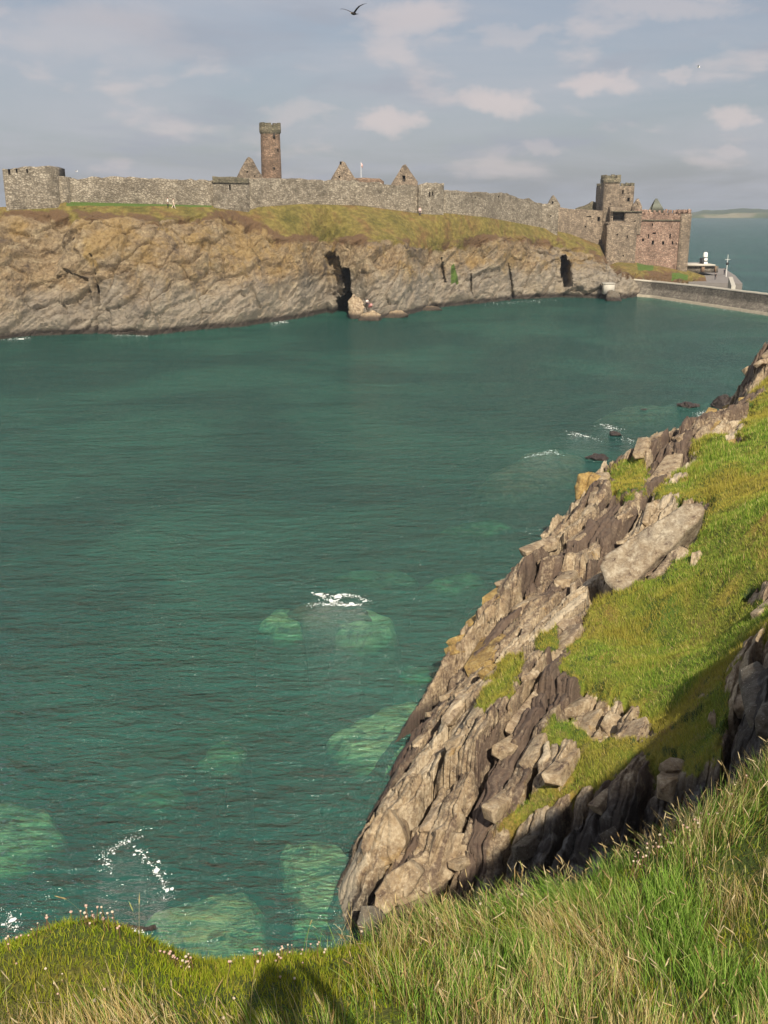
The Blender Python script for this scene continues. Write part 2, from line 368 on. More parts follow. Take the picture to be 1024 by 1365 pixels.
MAT_MOSSY = mat('mossy_parapet_stone', lambda nt, b: m_masonry(nt, b, (0.13, 0.12, 0.075), (0.26, 0.22, 0.15)))
MAT_HOLE_SHADE = plain('recess_shade_stone', (0.035, 0.028, 0.022))  # near-black colour stands in for the shade inside openings
MAT_SEAWALL = mat('weathered_sea_wall', lambda nt, b: m_masonry(nt, b, (0.15, 0.13, 0.105), (0.30, 0.265, 0.215)))
MAT_COPING = plain('pale_coping_stone', (0.50, 0.46, 0.38))
MAT_TOE = plain('weed_stained_kerb', (0.33, 0.29, 0.22), 0.9, 0.4, 1.2)
MAT_CONC = plain('pale_concrete', (0.44, 0.41, 0.35))
MAT_WHITE = plain('white_paint', (0.80, 0.79, 0.75), 0.6, 0.06)
MAT_BLACK = plain('black_paint', (0.02, 0.02, 0.022), 0.6)
MAT_REDP = plain('red_paint', (0.55, 0.06, 0.05), 0.6)
MAT_PAVE = plain('grey_paving', (0.20, 0.18, 0.165), 0.9, 0.3, 1.5)
MAT_SLATE = plain('green_slate', (0.13, 0.14, 0.11), 0.8, 0.35, 3)
MAT_WOOD = plain('weathered_timber', (0.20, 0.13, 0.08))
MAT_STEEL = plain('grey_metal', (0.32, 0.32, 0.32), 0.5)

# ================================================================== SETTING
# ------------------------------------------------------------------ sea and seabed
def m_sea(nt, b):
    nt.nodes.remove(b)
    out = nt.nodes['Material Output']
    pos = geo_pos(nt)
    m1 = node(nt, 'ShaderNodeMapping', Vector=pos, Rotation=(0, 0, radians(14)), Scale=(0.55, 1.35, 1)).outputs[0]
    m2 = node(nt, 'ShaderNodeMapping', Vector=pos, Rotation=(0, 0, radians(-22)), Scale=(0.7, 1.6, 1)).outputs[0]
    h = math_n(nt, 'ADD', math_n(nt, 'MULTIPLY', noise(nt, m1, 0.30, 3, 0.5, 0.3), 1.5), math_n(nt, 'MULTIPLY', noise(nt, m2, 1.0, 4, 0.6, 0.4), 1.05))
    h = math_n(nt, 'ADD', h, math_n(nt, 'MULTIPLY', noise(nt, m1, 3.0, 4, 0.6, 0.5), 0.42))
    bn = node(nt, 'ShaderNodeBump', Height=h, Strength=1.0, Distance=0.60).outputs[0]
    patch = noise(nt, pos, 0.035, 4, 0.6, 0.5)
    body = mixc(nt, mapr(nt, patch, 0.42, 0.62), (0.042, 0.200, 0.168), (0.068, 0.290, 0.225))
    dif = node(nt, 'ShaderNodeBsdfDiffuse', Color=body, Normal=bn)
    tr = node(nt, 'ShaderNodeBsdfTransparent', Color=(0.86, 0.97, 0.92, 1))
    m = node(nt, 'ShaderNodeMixShader', Fac=0.33); nt.links.new(tr.outputs[0], m.inputs[1]); nt.links.new(dif.outputs[0], m.inputs[2])
    gl = node(nt, 'ShaderNodeBsdfGlossy', Color=(1, 1, 1, 1), Roughness=0.10, Normal=bn)
    fr = node(nt, 'ShaderNodeFresnel', IOR=1.33, Normal=bn)
    m2_ = node(nt, 'ShaderNodeMixShader', Fac=fr.outputs[0]); nt.links.new(m.outputs[0], m2_.inputs[1]); nt.links.new(gl.outputs[0], m2_.inputs[2])
    nt.links.new(m2_.outputs[0], out.inputs['Surface'])
    va = node(nt, 'ShaderNodeVolumeAbsorption', Color=(0.12, 0.74, 0.62, 1), Density=0.46)
    nt.links.new(va.outputs[0], out.inputs['Volume'])
MAT_SEA = mat('clear_green_sea', m_sea)
R_ = 40000
me = np_mesh('sea', [(-R_, -200, 0), (R_, -200, 0), (R_, R_, 0), (-R_, R_, 0)], [(0, 1, 2, 3)])
tag(link('sea', me, MAT_SEA), 'green sea of the bay and open water beyond', None, None, 'structure')
# seabed with gentle relief
gx, gy = np.meshgrid(np.linspace(-90, 90, 160), np.linspace(5, 260, 200))
zb = -4.6 + 1.5*fbm(v3(gx/22, gy/22, 0), 4, 3) + 0.5*fbm(v3(gx/6, gy/6, 0), 3, 5)
zb = zb - 3.0*sstep(gy, 45, 110)
me = np_mesh('seabed', v3(gx, gy, zb).reshape(-1, 3), grid_faces(200, 160))
sb = tag(link('seabed', me, MAT_BED, None, True), 'sandy seabed under the bay', None, None, 'structure')
me = np_mesh('deep_seabed', [(-R_, -300, -10.5), (R_, -300, -10.5), (R_, R_, -10.5), (-R_, R_, -10.5)], [(0, 1, 2, 3)])
tag(link('deep_seabed', me, MAT_BED), 'deep seabed of the open sea', None, None, 'structure')

# ------------------------------------------------------------------ the islet
VW = [(-120, 468), (-60, 458), (0, 452), (50, 447), (130, 445), (200, 447), (250, 441), (330, 434), (400, 424), (436, 416), (470, 423), (490, 427), (530, 422),
      (570, 413), (600, 408), (640, 404), (700, 399), (750, 396), (800, 398), (830, 399), (860, 394), (900, 391), (940, 389)]
VB = [(-120, 292), (-10, 277), (0, 276), (75, 273), (88, 269), (283, 274), (330, 281), (345, 276), (400, 272), (480, 274), (555, 284), (592, 284), (650, 290),
      (720, 303), (760, 312), (800, 327), (812, 346), (840, 346), (880, 353), (922, 362), (940, 368)]
def y_water(u): return H/tv(interp(u, VW))
YB = [(-120, 158), (0, 166), (88, 172), (283, 180), (345, 188), (470, 200), (555, 205), (592, 208), (650, 218), (720, 236), (760, 243), (812, 247), (922, 243), (940, 243)]
VG = [(-120, 300), (0, 292), (100, 296), (220, 300), (300, 292), (350, 310), (380, 330), (400, 326), (440, 330), (500, 326), (560, 332), (600, 334), (650, 326), (720, 326), (760, 331), (800, 350), (830, 366), (860, 372), (940, 384)]
NU, NT = 860, 176
us = np.linspace(-120, 940, NU); ts = np.linspace(0, 1, NT)
U, T = np.meshgrid(us, ts)
vb, vw, yb, yw, vg = (interp(U, VB), interp(U, VW), interp(U, YB), y_water(U), interp(U, VG))
V = vb + (vw - vb)*T
Y = yw + (yb - yw)*np.power(1 - T, 2.3)
base = P(U, V, Y)
soft = np.where(U < 400, 30, 18); veg = sstep(vg - V, -soft, soft)
rock = np.clip(1 - sstep(vg - V, -6, 14), 0, 1)*(1 - 0.0*T)
q = base*np.array([1, 1, 1.0])
# tilt the domain so the beds run up to the right
ang = radians(32); bx = q[..., 0]*cos(ang) + q[..., 2]*sin(ang); bz = -q[..., 0]*sin(ang) + q[..., 2]*cos(ang)
qb = v3(bx*0.45, q[..., 1]*0.5, bz*1.25)
d = 2.6*fbm(q/13.0, 3, 11) + 1.5*(ridge(v3(bx*0.5, q[..., 1], bz*1.5)/6.0, 3, 21) - 0.3)
f1, f2, idc = worley(qb/3.6 + 0.3*fbm(q/4, 2, 4)[..., None], 31)
d = d + 1.9*(idc - 0.5) - 0.8*(1 - sstep(f2 - f1, 0.0, 0.09))
f1, f2, idc = worley(qb/1.0 + 0.3*fbm(q/1.2, 2, 8)[..., None], 41)
d = d + 0.3*(idc - 0.5) - 0.30*(1 - sstep(f2 - f1, 0.0, 0.14)) + 0.25*fbm(q/0.7, 3, 51)
d = d + 1.5*sstep(U, 540, 640)*(ridge(v3(q[..., 0]/3.2, q[..., 1]/9, q[..., 2]/14), 3, 66) - 0.35) + 1.4*(ridge(v3(q[..., 0]/9, q[..., 1]/20, q[..., 2]/30 + q[..., 0]/30), 2, 67) - 0.3)
gd = 0.35*fbm(q/2.2, 4, 61) + 0.5*fbm(q/8, 3, 62) + 0.25
d = d + 0.7*sstep(T, 0.05, 0.2)
amp = rock*d + (1 - rock)*gd*sstep(T, 0.0, 0.12)
amp = amp*(0.35 + 0.65*sstep(np.abs(T - 1), 0, 0.06))
nrm = np.array([0.0, -0.86, 0.50])
pos = base + amp[..., None]*nrm
# clefts and sea caves: pushed back into the rock
def push(poly, depth, soft=2.0, dirn=(0.12, 1.0, 0.0)):
    global pos
    w = 2.2*fbm(base/1.5, 3, 77)
    s = sstep(poly_sd(U, V, poly) + w, 0.0, soft)
    pos = pos + (s*depth)[..., None]*np.array(dirn)
    return s
s0 = push([(433, 348), (447, 336), (455, 358), (458, 402), (452, 418), (437, 402)], 3.5, 3.0)
s1 = push([(448, 338), (452, 345), (455, 361), (466, 361), (468, 385), (471, 400), (464, 405), (464, 440), (440, 440), (446, 402), (455, 396), (451, 366)], 24, 2.5)
push([(122, 345), (127, 345), (130, 400), (129, 452), (123, 452), (121, 400)], 2.6, 2.5)
push([(748, 345), (754, 340), (762, 350), (761, 388), (751, 392), (748, 370)], 12, 2.5)
push([(585, 340), (590, 345), (596, 380), (592, 380)], 1.8, 2.0)
push([(676, 350), (684, 365), (687, 392), (680, 392)], 1.8, 2.0)
push([(625, 355), (629, 365), (630, 398), (625, 398)], 2.2, 2.0)
push([(60, 385), (85, 362), (120, 372), (122, 440), (95, 440), (70, 410)], 1.2, 6.0)
hth = sstep(V - (vg - 14), -8, 6)*sstep(vg + 16 - V, -6, 8)*np.clip(0.75 + fbm(base/7, 3, 88), 0, 1)
hth = np.maximum(hth, sstep(poly_sd(U, V, [(70, 275), (180, 280), (330, 290), (420, 300), (380, 350), (330, 385), (300, 350), (200, 330), (90, 320)]), -12, 18)*np.clip(0.35 + 1.3*fbm(base/6, 4, 89), 0, 1)*0.8)
och = sstep(430 - U, -60, 120)*sstep(392 - V, -25, 40)*np.clip(0.55 + 1.5*fbm(base/9, 4, 93), 0, 1)
och = np.maximum(och, 0.7*sstep(poly_sd(U, V, [(560, 325), (800, 330), (810, 360), (700, 375), (600, 360)]), -15, 20)*np.clip(0.4 + 1.4*fbm(base/6, 4, 94), 0, 1))
grn = np.maximum(sstep(poly_sd(U, V, [(600, 355), (606, 350), (612, 378), (600, 382)]), -3, 5), sstep(poly_sd(U, V, [(848, 346), (870, 348), (872, 362), (850, 362)]), -3, 5))
grn = np.maximum(grn, sstep(poly_sd(U, V, [(88, 266), (220, 268), (283, 272), (283, 277), (88, 275)]), -2, 3)*0.8)
grn = np.maximum(grn, 0.9*sstep(poly_sd(U, V, [(895, 364), (918, 366), (918, 376), (895, 374)]), -3, 5))
# rows below the water and behind the wall
under = [pos[-1] + np.array([0, -0.4*k, -1.3*k]) for k in (1, 2, 4)]
zt = pos[0, :, 2]
back = []
for k, (dy, dz) in enumerate([(75, -26), (68, -12), (60, -4), (45, -1.0), (25, 0), (10, 0), (4, 0)]):
    b_ = pos[0].copy(); b_[:, 1] += dy; b_[:, 0] += dy*0.12; b_[:, 2] += dz*(0.5 + 0.5*np.clip(zt/20, 0, 1)); back.append(b_)
full = np.concatenate([np.array(back), pos, np.array(under)], 0)
nb = len(back)
def padA(a, top): return np.concatenate([np.full((nb, NU), top), a, np.zeros((3, NU))], 0)
me = np_mesh('islet', full.reshape(-1, 3), grid_faces(*full.shape[:2])[:, ::-1],
             dict(veg=padA(veg, 1), heather=padA(hth*0.7, 0), ochre=padA(och, 0), green=padA(grn, 0)))
tag(link('islet', me, MAT_ISLE, None, False), 'rocky islet with grassy top carrying the castle', None, None, 'structure')
ISLE_TOP = {}
def isle_z(x, y):                              # height of the islet's top near a point, for what stands there
    i = int(np.argmin((pos[0, :, 0] - x*0 - 0)**2*0 + (np.arctan2(pos[0, :, 0], pos[0, :, 1]) - math.atan2(x, y))**2))
    return float(pos[0, i, 2])
def isle_hit(u, v):                            # the surface point seen at a pixel
    k = np.argmin((U - u)**2 + (V - v)**2); return Vector(pos.reshape(-1, 3)[k])

# ------------------------------------------------------------------ the headland below
STR = radians(35)
def rbf_fit(pts, sm=0.35):
    pts = np.array(pts, float); n = len(pts); X = pts[:, :2]
    def k(r2): return np.where(r2 > 0, 0.5*r2*np.log(np.maximum(r2, 1e-12)), 0)
    K = k(((X[:, None] - X[None])**2).sum(-1)) + sm*np.eye(n)
    Pm = np.concatenate([np.ones((n, 1)), X], 1)
    A = np.block([[K, Pm], [Pm.T, np.zeros((3, 3))]])
    w = np.linalg.solve(A, np.concatenate([pts[:, 2], np.zeros(3)]))
    def f(x, y):
        r = w[n] + w[n+1]*x + w[n+2]*y
        for i in range(n): r = r + w[i]*k((x - X[i, 0])**2 + (y - X[i, 1])**2)
        return r
    return f
edge = [(492, 1170, 1.0), (487, 1135, 1.6), (522, 1050, 1.1), (560, 952, 1.1), (600, 890, 1.6), (628, 838, 2.1), (662, 790, 2.4), (702, 750, 2.8), (735, 692, 3.4),
        (796, 642, 3.9), (866, 612, 3.9), (930, 598, 3.9), (970, 566, 4.2), (992, 520, 5.2), (1026, 484, 7.0)]
inner = [(600, 1050, 3.0), (545, 1150, 2.4), (575, 1000, 2.6), (650, 950, 4.0), (700, 900, 4.2), (700, 850, 3.8), (660, 880, 3.1), (760, 800, 4.5), (800, 720, 4.5), (770, 740, 4.2),
         (850, 640, 5.0), (900, 700, 5.6), (950, 620, 6.5), (1000, 560, 7.0), (1022, 515, 8.2), (1060, 500, 9.0), (1024, 700, 8.4), (960, 750, 6.8), (900, 850, 5.3), (800, 870, 4.4), (1024, 850, 8.4), (980, 950, 7.2),
         (880, 960, 5.1), (770, 960, 4.4), (750, 1050, 4.1), (700, 1100, 3.2), (650, 1110, 2.9), (820, 1080, 4.9), (900, 1040, 6.0), (650, 1180, 1.6), (580, 1215, 0.8), (830, 1150, 4.0), (950, 1060, 6.6), (1040, 960, 9.2), (1100, 800, 11.0)]
ctl = [tuple(PZ(u, v, z)) for u, v, z in edge + inner]
for u, v, z in edge:
    p = PZ(u, v, z)
    for dd, zz_ in ((1.7 + 0.012*p[1], -1.4), (6, -4.5)):
        ctl.append((p[0] - dd*cos(STR), p[1] + dd*sin(STR)*0.8, zz_))
ctl += [(-0.6, 21.4, -1.2), (-2, 19, -3.5), (1.2, 19.5, -1.0), (4, 18.0, 1.2), (8, 17.0, 4.5), (12, 14.5, 8.5), (16, 13, 11), (20, 20, 12), (24, 30, 12.5), (28, 45, 13), (34, 65, 12), (38, 85, 11),
        (42, 100, 4), (30, 108, -3), (50, 120, -4), (-6, 22, -5), (-6, 30, -5)]
headz = rbf_fit(ctl)
NR, NC = 660, 740
av = (np.concatenate([np.linspace(425, 1060, 620), np.linspace(1063, 1620, 120)]) - 512)/1282.0
yv = np.exp(np.linspace(math.log(14.5), math.log(118), NR))
A_, Yh = np.meshgrid(av, yv); Xh = A_*Yh
Zh = headz(Xh, Yh)
hu, hv = proj(v3(Xh, Yh, Zh))
GR1 = [(1100, 505), (1024, 512), (1000, 545), (985, 588), (955, 582), (925, 590), (935, 625), (905, 632), (880, 640), (868, 672), (905, 668), (940, 672), (938, 700), (905, 742), (868, 778), (835, 792), (792, 800), (776, 845), (758, 872),
       (748, 912), (800, 938), (842, 958), (868, 978), (850, 1000), (800, 992), (768, 968), (738, 968), (728, 990), (762, 1010), (742, 1055), (702, 1066), (655, 1108), (690, 1112), (752, 1082), (792, 1056), (850, 1012), (905, 1012),
       (930, 1040), (965, 1000), (972, 920), (1000, 872), (1060, 840), (1120, 800)]
GR2 = [(632, 962), (640, 930), (680, 888), (702, 880), (694, 915), (655, 962)]
GR3 = [(715, 850), (742, 828), (752, 838), (738, 870), (718, 880)]
GR4 = [(1100, 520), (1024, 520), (990, 560), (1000, 600), (1100, 600)]
GR5 = [(795, 640), (840, 608), (870, 625), (862, 662), (835, 668), (800, 650)]
GR6 = [(690, 1070), (735, 1045), (745, 1062), (715, 1090), (672, 1105)]
veg_h = np.full(Xh.shape, -99.0)
for g, bias in ((GR1, 0), (GR2, 0), (GR3, -2), (GR4, 0), (GR5, -4), (GR6, 0)): veg_h = np.maximum(veg_h, poly_sd(hu, hv, g) + bias)
pw = v3(Xh, Yh, 0)
veg_h = veg_h + 15*fbm(pw/1.5, 4, 5) + 7*fbm(pw/0.4, 3, 7) + 9*fbm(pw/4.0, 3, 6)*sstep(Yh, 40, 60)
vegm = sstep(veg_h, -7, 9)
crag = np.zeros(Xh.shape)                       # small crags breaking through the turf
for (cu, cv, cr) in ((938, 940, 10), (892, 1020, 13), (815, 965, 22), (1015, 800, 26), (1005, 880, 20), (862, 985, 12), (948, 968, 6), (1012, 920, 30)):
    crag = np.maximum(crag, sstep(cr + 6*fbm(pw/0.8, 3, 15) - np.hypot(hu - cu, (hv - cv)*1.5), -2, 5))
vegm = vegm*(1 - 0.9*crag)
def strata(x, y, seed=0):
    s = x*sin(STR) + y*cos(STR); qq = x*cos(STR) - y*sin(STR)
    pp = v3(x, y, 0)
    qq = qq + 0.8*fbm(pp/8, 2, seed+1) + 0.10*fbm(pp/1.4, 3, seed+2) + 0.03*fbm(pp/0.3, 2, seed+9)
    h = 0; tone_ = 0
    for w, L, st, gr, gw in ((1.8, 8.0, 1.0, 1.5, 0.10), (0.58, 3.4, 0.42, 0.60, 0.13), (0.20, 0.9, 0.13, 0.16, 0.16)):
        ql = qq/w + 0.35*vnoise(v3(qq/w*0.6, s/(L*3), 0), seed+3)
        i = np.floor(ql); f = ql - i
        sl_ = s/L*(0.6 + 0.8*_hash(i.astype(np.int64), i.astype(np.int64)*0, i.astype(np.int64)*0 + 3, seed)) + 7.7*_hash(i.astype(np.int64), i.astype(np.int64)*0 + 5, i.astype(np.int64)*0, seed) + 0.25*fbm(pp/(w*1.6), 2, seed+4)
        j = np.floor(sl_); g = sl_ - j
        hs = _hash(i.astype(np.int64), j.astype(np.int64), i.astype(np.int64)*0 + int(w*100), seed)
        tilt = (_hash(i.astype(np.int64), j.astype(np.int64), i.astype(np.int64)*0 + 77, seed) - 0.35)
        h = h + st*(hs - 0.5) + st*0.9*tilt*(f - 0.5); tone_ = tone_ + _hash(i.astype(np.int64), (j*(w < 1)).astype(np.int64), i.astype(np.int64)*0 + 9 + int(w*10), seed)*(0.45, 0.35, 0.2)[(w < 1) + (w < 0.4)]
        ed = np.minimum(np.minimum(f, 1 - f)*w, np.minimum(g, 1 - g)*L*0.8)
        h = h - gr*(1 - sstep(ed, 0.0, gw*w + 0.015))*(0.5 + 0.5*vnoise(pp/(L*0.8), seed+6))
    strata.tone = tone_
    return h + 0.07*fbm(pp/0.5, 4, seed+7) + 0.35*fbm(pp/2.6, 3, seed+8)
hd = strata(Xh, Yh, 100); bed = strata.tone.copy()
hd = hd*(0.35 + 0.65*sstep(Yh, 14, 20))*(1 + 0.5*sstep(Yh, 45, 70))
gdh = 0.20 + 0.38*fbm(pw/1.5, 4, 70) + 0.06*fbm(pw/0.35, 3, 71) + 0.25*fbm(pw/5, 2, 72)
gdh = gdh + 0.14*ridge(v3(Xh*0.75 + Yh*0.2, Yh*1.1, 0)/1.8, 2, 73)
hol = sstep(poly_sd(hu, hv, [(782, 792), (786, 772), (800, 758), (828, 770), (848, 780), (832, 800), (805, 806), (788, 804)]), -3, 9)
hd = np.where(hd > 0, hd*sstep(Zh, -0.2, 1.6), hd)
Zd = Zh + hd*(1 - vegm) + gdh*vegm - 2.4*hol
lat = (1 - vegm)*0.14
Xd = Xh + lat*fbm(v3(Xh/0.6, Yh/0.6, Zd/0.5), 3, 80); Yd = Yh + lat*1.4*fbm(v3(Xh/0.6, Yh/0.6, Zd/0.5), 3, 90)
slate_shade = sstep(poly_sd(hu, hv, [(600, 1215), (690, 1120), (800, 1065), (880, 1020), (960, 1000), (1000, 880), (1130, 840), (1130, 1200), (600, 1300)]), -10, 25)  # mask over the shaded gully, where shade is put into the slate colour
me = np_mesh('headland', v3(Xd, Yd, Zd).reshape(-1, 3), grid_faces(NR, NC), dict(veg=vegm, slate=slate_shade, bed=bed))
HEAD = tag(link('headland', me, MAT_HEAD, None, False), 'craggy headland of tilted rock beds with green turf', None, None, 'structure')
def head_pt(u, v):                              # visible surface point near a pixel, from the built mesh
    k = np.argmin((hu - u)**2 + (hv - v)**2); return Vector((Xd.flat[k], Yd.flat[k], Zd.flat[k]))
HU2, HV2 = hu, hv

# ------------------------------------------------------------------ the near slope, where the viewer stands
near = []
for u, v, y in [(0, 1278, 4.6), (100, 1236, 4.7), (180, 1246, 4.75), (250, 1302, 4.8), (330, 1290, 4.9), (400, 1278, 5.0), (500, 1262, 5.2), (600, 1240, 5.4), (700, 1212, 5.6), (850, 1160, 5.8), (950, 1100, 5.9), (1024, 1045, 6.0),
                (0, 1365, 3.85), (250, 1365, 3.85), (512, 1375, 3.8), (800, 1375, 3.8), (1024, 1375, 3.8), (120, 1300, 4.25), (800, 1262, 4.9), (1010, 1205, 5.0), (600, 1300, 4.45)]:
    near.append(tuple(P(u, v, y)))
for x in (-6, -3, 0): near += [(x, 7.0, 12.0), (x, 9.5, 7.5), (x, 14, 0.0)]
near += [(-6, 4.7, 14.3), (-6, 2, 16.2), (-8, -3, 18.0), (0, 0, 17.4), (0, -4, 19.0), (3, 1, 17.4), (0, 2, 16.2), (-2.5, 2, 16.2), (2.5, 2, 16.4), (3, -4, 19.5), (8, 2, 18.6), (8, -4, 21), (5.0, 5.0, 16.9), (6.8, 6.4, 18.0), (9, 8, 18.8), (12, 10, 20.0), (14, 4, 20.0), (14, -4, 22),
         (3.2, 8.2, 12.2), (5, 9.5, 12.0), (8, 12, 11.5), (13, 15.5, 12.0), (3, 12, 5), (7, 15, 5.5), (3, 15, -1), (17, 12, 17), (17, 17, 12)]
nearz = rbf_fit(near, 0.004)
NX, NY = 330, 330
gx, gy = np.meshgrid(np.linspace(-8, 17, NX), np.linspace(-4, 16.5, NY))
def near_h(x, y):
    p = v3(x, y, 0)
    return nearz(x, y) + 0.07*fbm(p/0.7, 3, 200) + 0.025*fbm(p/0.18, 3, 210)
zn = near_h(gx, gy)
rk = sstep(gy - 7.2 - 0.25*gx - 0.8*fbm(v3(gx, gy, 0)/1.5, 3, 220), 0, 0.8)
zn = zn + rk*0.8*strata(gx, gy, 300)
def m_near(nt, b):
    pos = geo_pos(nt)
    g1 = noise(nt, pos, 1.2, 5, 0.6, 0.5); g3 = noise(nt, pos, 30, 4, 0.6)
    c = ramp(nt, g1, [(0.36, (0.05, 0.08, 0.008)), (0.52, (0.11, 0.14, 0.014)), (0.66, (0.18, 0.16, 0.03))])
    c = mixc(nt, mapr(nt, g3, 0.3, 0.7), mixc(nt, 1.0, c, (0.45, 0.45, 0.4), 'MULTIPLY'), c)
    rc, n2, n3 = rock_color(nt, pos, 1.0, (0.55, 0.56, 0.6), 0.3)
    at = node(nt, 'ShaderNodeAttribute', dict(attribute_name='rock')).outputs['Fac']
    nt.links.new(mixc(nt, at, c, rc), b.inputs['Base Color']); b.inputs['Roughness'].default_value = 0.95
    bump(nt, b, noise(nt, pos, 40, 4, 0.6), 0.8, 0.03)
MAT_NEAR = mat('near_turf', m_near)
me = np_mesh('grassy_slope', v3(gx, gy, zn).reshape(-1, 3), grid_faces(NY, NX), dict(rock=rk))
tag(link('grassy_slope', me, MAT_NEAR, None, True), 'steep grassy slope at the viewer\'s feet', None, None, 'structure')
# EXTRA

# ------------------------------------------------------------------ rocks
def rock_mesh(name, seed, size=(1, 1, 1), sub=4, cuts=14, rough=0.05, flat=None):
    bm = bmesh.new(); bmesh.ops.create_icosphere(bm, subdivisions=sub, radius=1.0)
    r = np.random.default_rng(seed)
    p = np.array([v.co[:] for v in bm.verts])
    p = p/np.power((np.abs(p)**9).sum(-1), 1/9)[:, None]*0.86
    for k in range(cuts):
        n = r.normal(size=3); n /= np.linalg.norm(n); c = r.uniform(0.50, 0.95)
        e = p@n - c; p = p - np.where(e > 0, e, 0)[:, None]*n
    p = p*(1 + 0.05*fbm(p*1.3 + seed*3.1, 3, seed))[:, None]
    sz = np.array(size); p = p*sz
    p = p + rough*np.stack([fbm(p/0.30 + 11*k + seed, 4, seed + k) for k in range(3)], -1)
    for v, c in zip(bm.verts, p): v.co = c
    me = bpy.data.meshes.new(name); bm.to_mesh(me); bm.free(); return me
def outline_slab(name, pts, y, nrm, thick, seed, m, rough=0.06, grow=0.0, sub=None, bulge=0.12, strat=0.45):
    """a slab whose visible face is the traced outline, lying in a tilted plane y metres out"""
    n = Vector(nrm).normalized(); c = np.mean(np.array(pts, float), 0); C = VP(c[0], c[1], y); o = Vector((0, 0, H))
    P3 = []
    for (u, v) in pts:
        d = VP(u, v, 1.0) - o; t = (C - o).dot(n)/d.dot(n); P3.append(np.array(o + d*t))
    P3 = np.array(P3); cen = P3.mean(0)
    # resample the outline
    per = np.concatenate([P3, P3[:1]]); L = np.concatenate([[0], np.cumsum(np.linalg.norm(np.diff(per, axis=0), axis=1))])
    N = 72; tt = np.linspace(0, L[-1], N, endpoint=False)
    ring = np.stack([np.interp(tt, L, per[:, k]) for k in range(3)], -1)
    nn = np.array(n); size = L[-1]/2/pi
    rings = []
    for f in np.linspace(0.0, 1.0, 12)[1:]: rings.append(cen + (ring - cen)*f + nn*bulge*size*(1 - f**3))
    for k in range(1, 8): rings.append(cen + (ring - cen)*(1.0 + grow*k/7 - 0.10*(k/7)**2) - nn*thick*k/7)
    v = np.concatenate([[cen + nn*bulge*size]] + rings)
    fine = fbm(v/0.35 + seed, 4, seed)[:, None]; big = fbm(v/1.1 + seed, 3, seed + 5)[:, None]
    dirv = v - (cen - nn*thick*0.5); dirv = dirv/np.maximum(np.linalg.norm(dirv, axis=1)[:, None], 1e-6)
    v = v + dirv*(rough*fine*0.9 + rough*1.6*big)
    if y < 100: v = v + nn*(strat*np.clip(strata(v[:, 0], v[:, 1], 100 + seed), -1.2, 1))[:, None]*sstep(size, 0.2, 1.0)
    tris = [(0, 1 + i, 1 + (i+1) % N) for i in range(N)]
    for k in range(len(rings) - 1):
        a = 1 + k*N; b = a + N
        for i in range(N): tris += [(a+i, b+i, b+(i+1) % N), (a+i, b+(i+1) % N, a+(i+1) % N)]
    org = cen - nn*thick*0.5
    me = np_mesh(name, v - org, np.array(tris))
    o_ = link(name, me, m); o_.location = org; return o_

def hull_mesh(name, seed, size):
    r = np.random.default_rng(seed); bm = bmesh.new()
    for sx in (-1, 1):
        for sy in (-1, 1):
            for sz in (-1, 1): bm.verts.new((sx*size[0]*r.uniform(0.55, 1), sy*size[1]*r.uniform(0.65, 1), sz*size[2]*r.uniform(0.6, 1)))
    for k in range(7):
        a = r.integers(3); p = r.uniform(-0.8, 0.8, 3); p[a] = r.choice([-1, 1])*r.uniform(0.9, 1.05); bm.verts.new(p*np.array(size))
    bmesh.ops.convex_hull(bm, input=bm.verts); loose = [v for v in bm.verts if not v.link_faces]; bmesh.ops.delete(bm, geom=loose, context='VERTS')
    bmesh.ops.bevel(bm, geom=bm.edges[:], offset=0.02, segments=1, affect='EDGES')
    me = bpy.data.meshes.new(name); bm.to_mesh(me); bm.free(); return me
# blocks of the tilted beds: pieces of the headland
variants = []
for k in range(8):
    me = hull_mesh('rock_block', 400 + k, (0.24 + 0.09*(k % 3), 1.0, 0.32)); me.materials.append(MAT_ROCK if k % 4 else MAT_PALE); variants.append(me)
ochres = []
for k in range(3):
    me = hull_mesh('rock_block', 430 + k, (0.45, 1.0, 0.45)); me.materials.append(MAT_OCHRE); ochres.append(me)
slates = []
for k in range(3):
    me = hull_mesh('rock_block', 440 + k, (0.26, 1.0, 0.40)); me.materials.append(MAT_GREYROCK); slates.append(me)
inview = (hu > 470) & (hu < 1030) & (hv < 1215) & (hv > 460) & (vegm < 0.25) & (Zh > 1.5)
# even spread in the picture: weight by projected cell size
wgt = (Yh**0.2)*inview; wgt = (wgt/wgt.sum()).ravel()
pick = rng.choice(wgt.size, 900, replace=False, p=wgt)
placed = []
for k in pick:
    if len(placed) >= 190: break
    x, y, z = Xd.flat[k], Yd.flat[k], Zd.flat[k]
    L = float(rng.uniform(0.35, 1.0))**1.6*1.25 + 0.25
    L *= 1.0 + 0.35*(y > 45)
    if Zh.flat[k] < 2.4: L = min(L, 0.55)
    if any((x-a)**2 + (y-b)**2 < (0.75*(L + c))**2*0.8 for a, b, c in placed): continue
    placed.append((x, y, L))
    och = hu.flat[k] < 690 and 760 < hv.flat[k] < 900 and rng.random() < 0.55 or (hu.flat[k] > 930 and hv.flat[k] < 600 and rng.random() < 0.5)
    if slate_shade.flat[k] > 0.6: src = slates[rng.integers(3)]  # slate blocks carry on the darkened gully colour
    elif och: src = ochres[rng.integers(3)]
    else: src = variants[rng.integers(8)]
    o = bpy.data.objects.new('rock_block', src); COL.objects.link(o); o.parent = HEAD
    o.location = (x, y, z - 0.20*L); o.scale = (L*rng.uniform(0.7, 1.1), L*rng.uniform(0.8, 1.25), L*rng.uniform(0.55, 1.0))
    o.rotation_euler = (rng.normal(0, 0.15), radians(-24) + rng.normal(0, 0.2), -STR + rng.normal(0, 0.16))

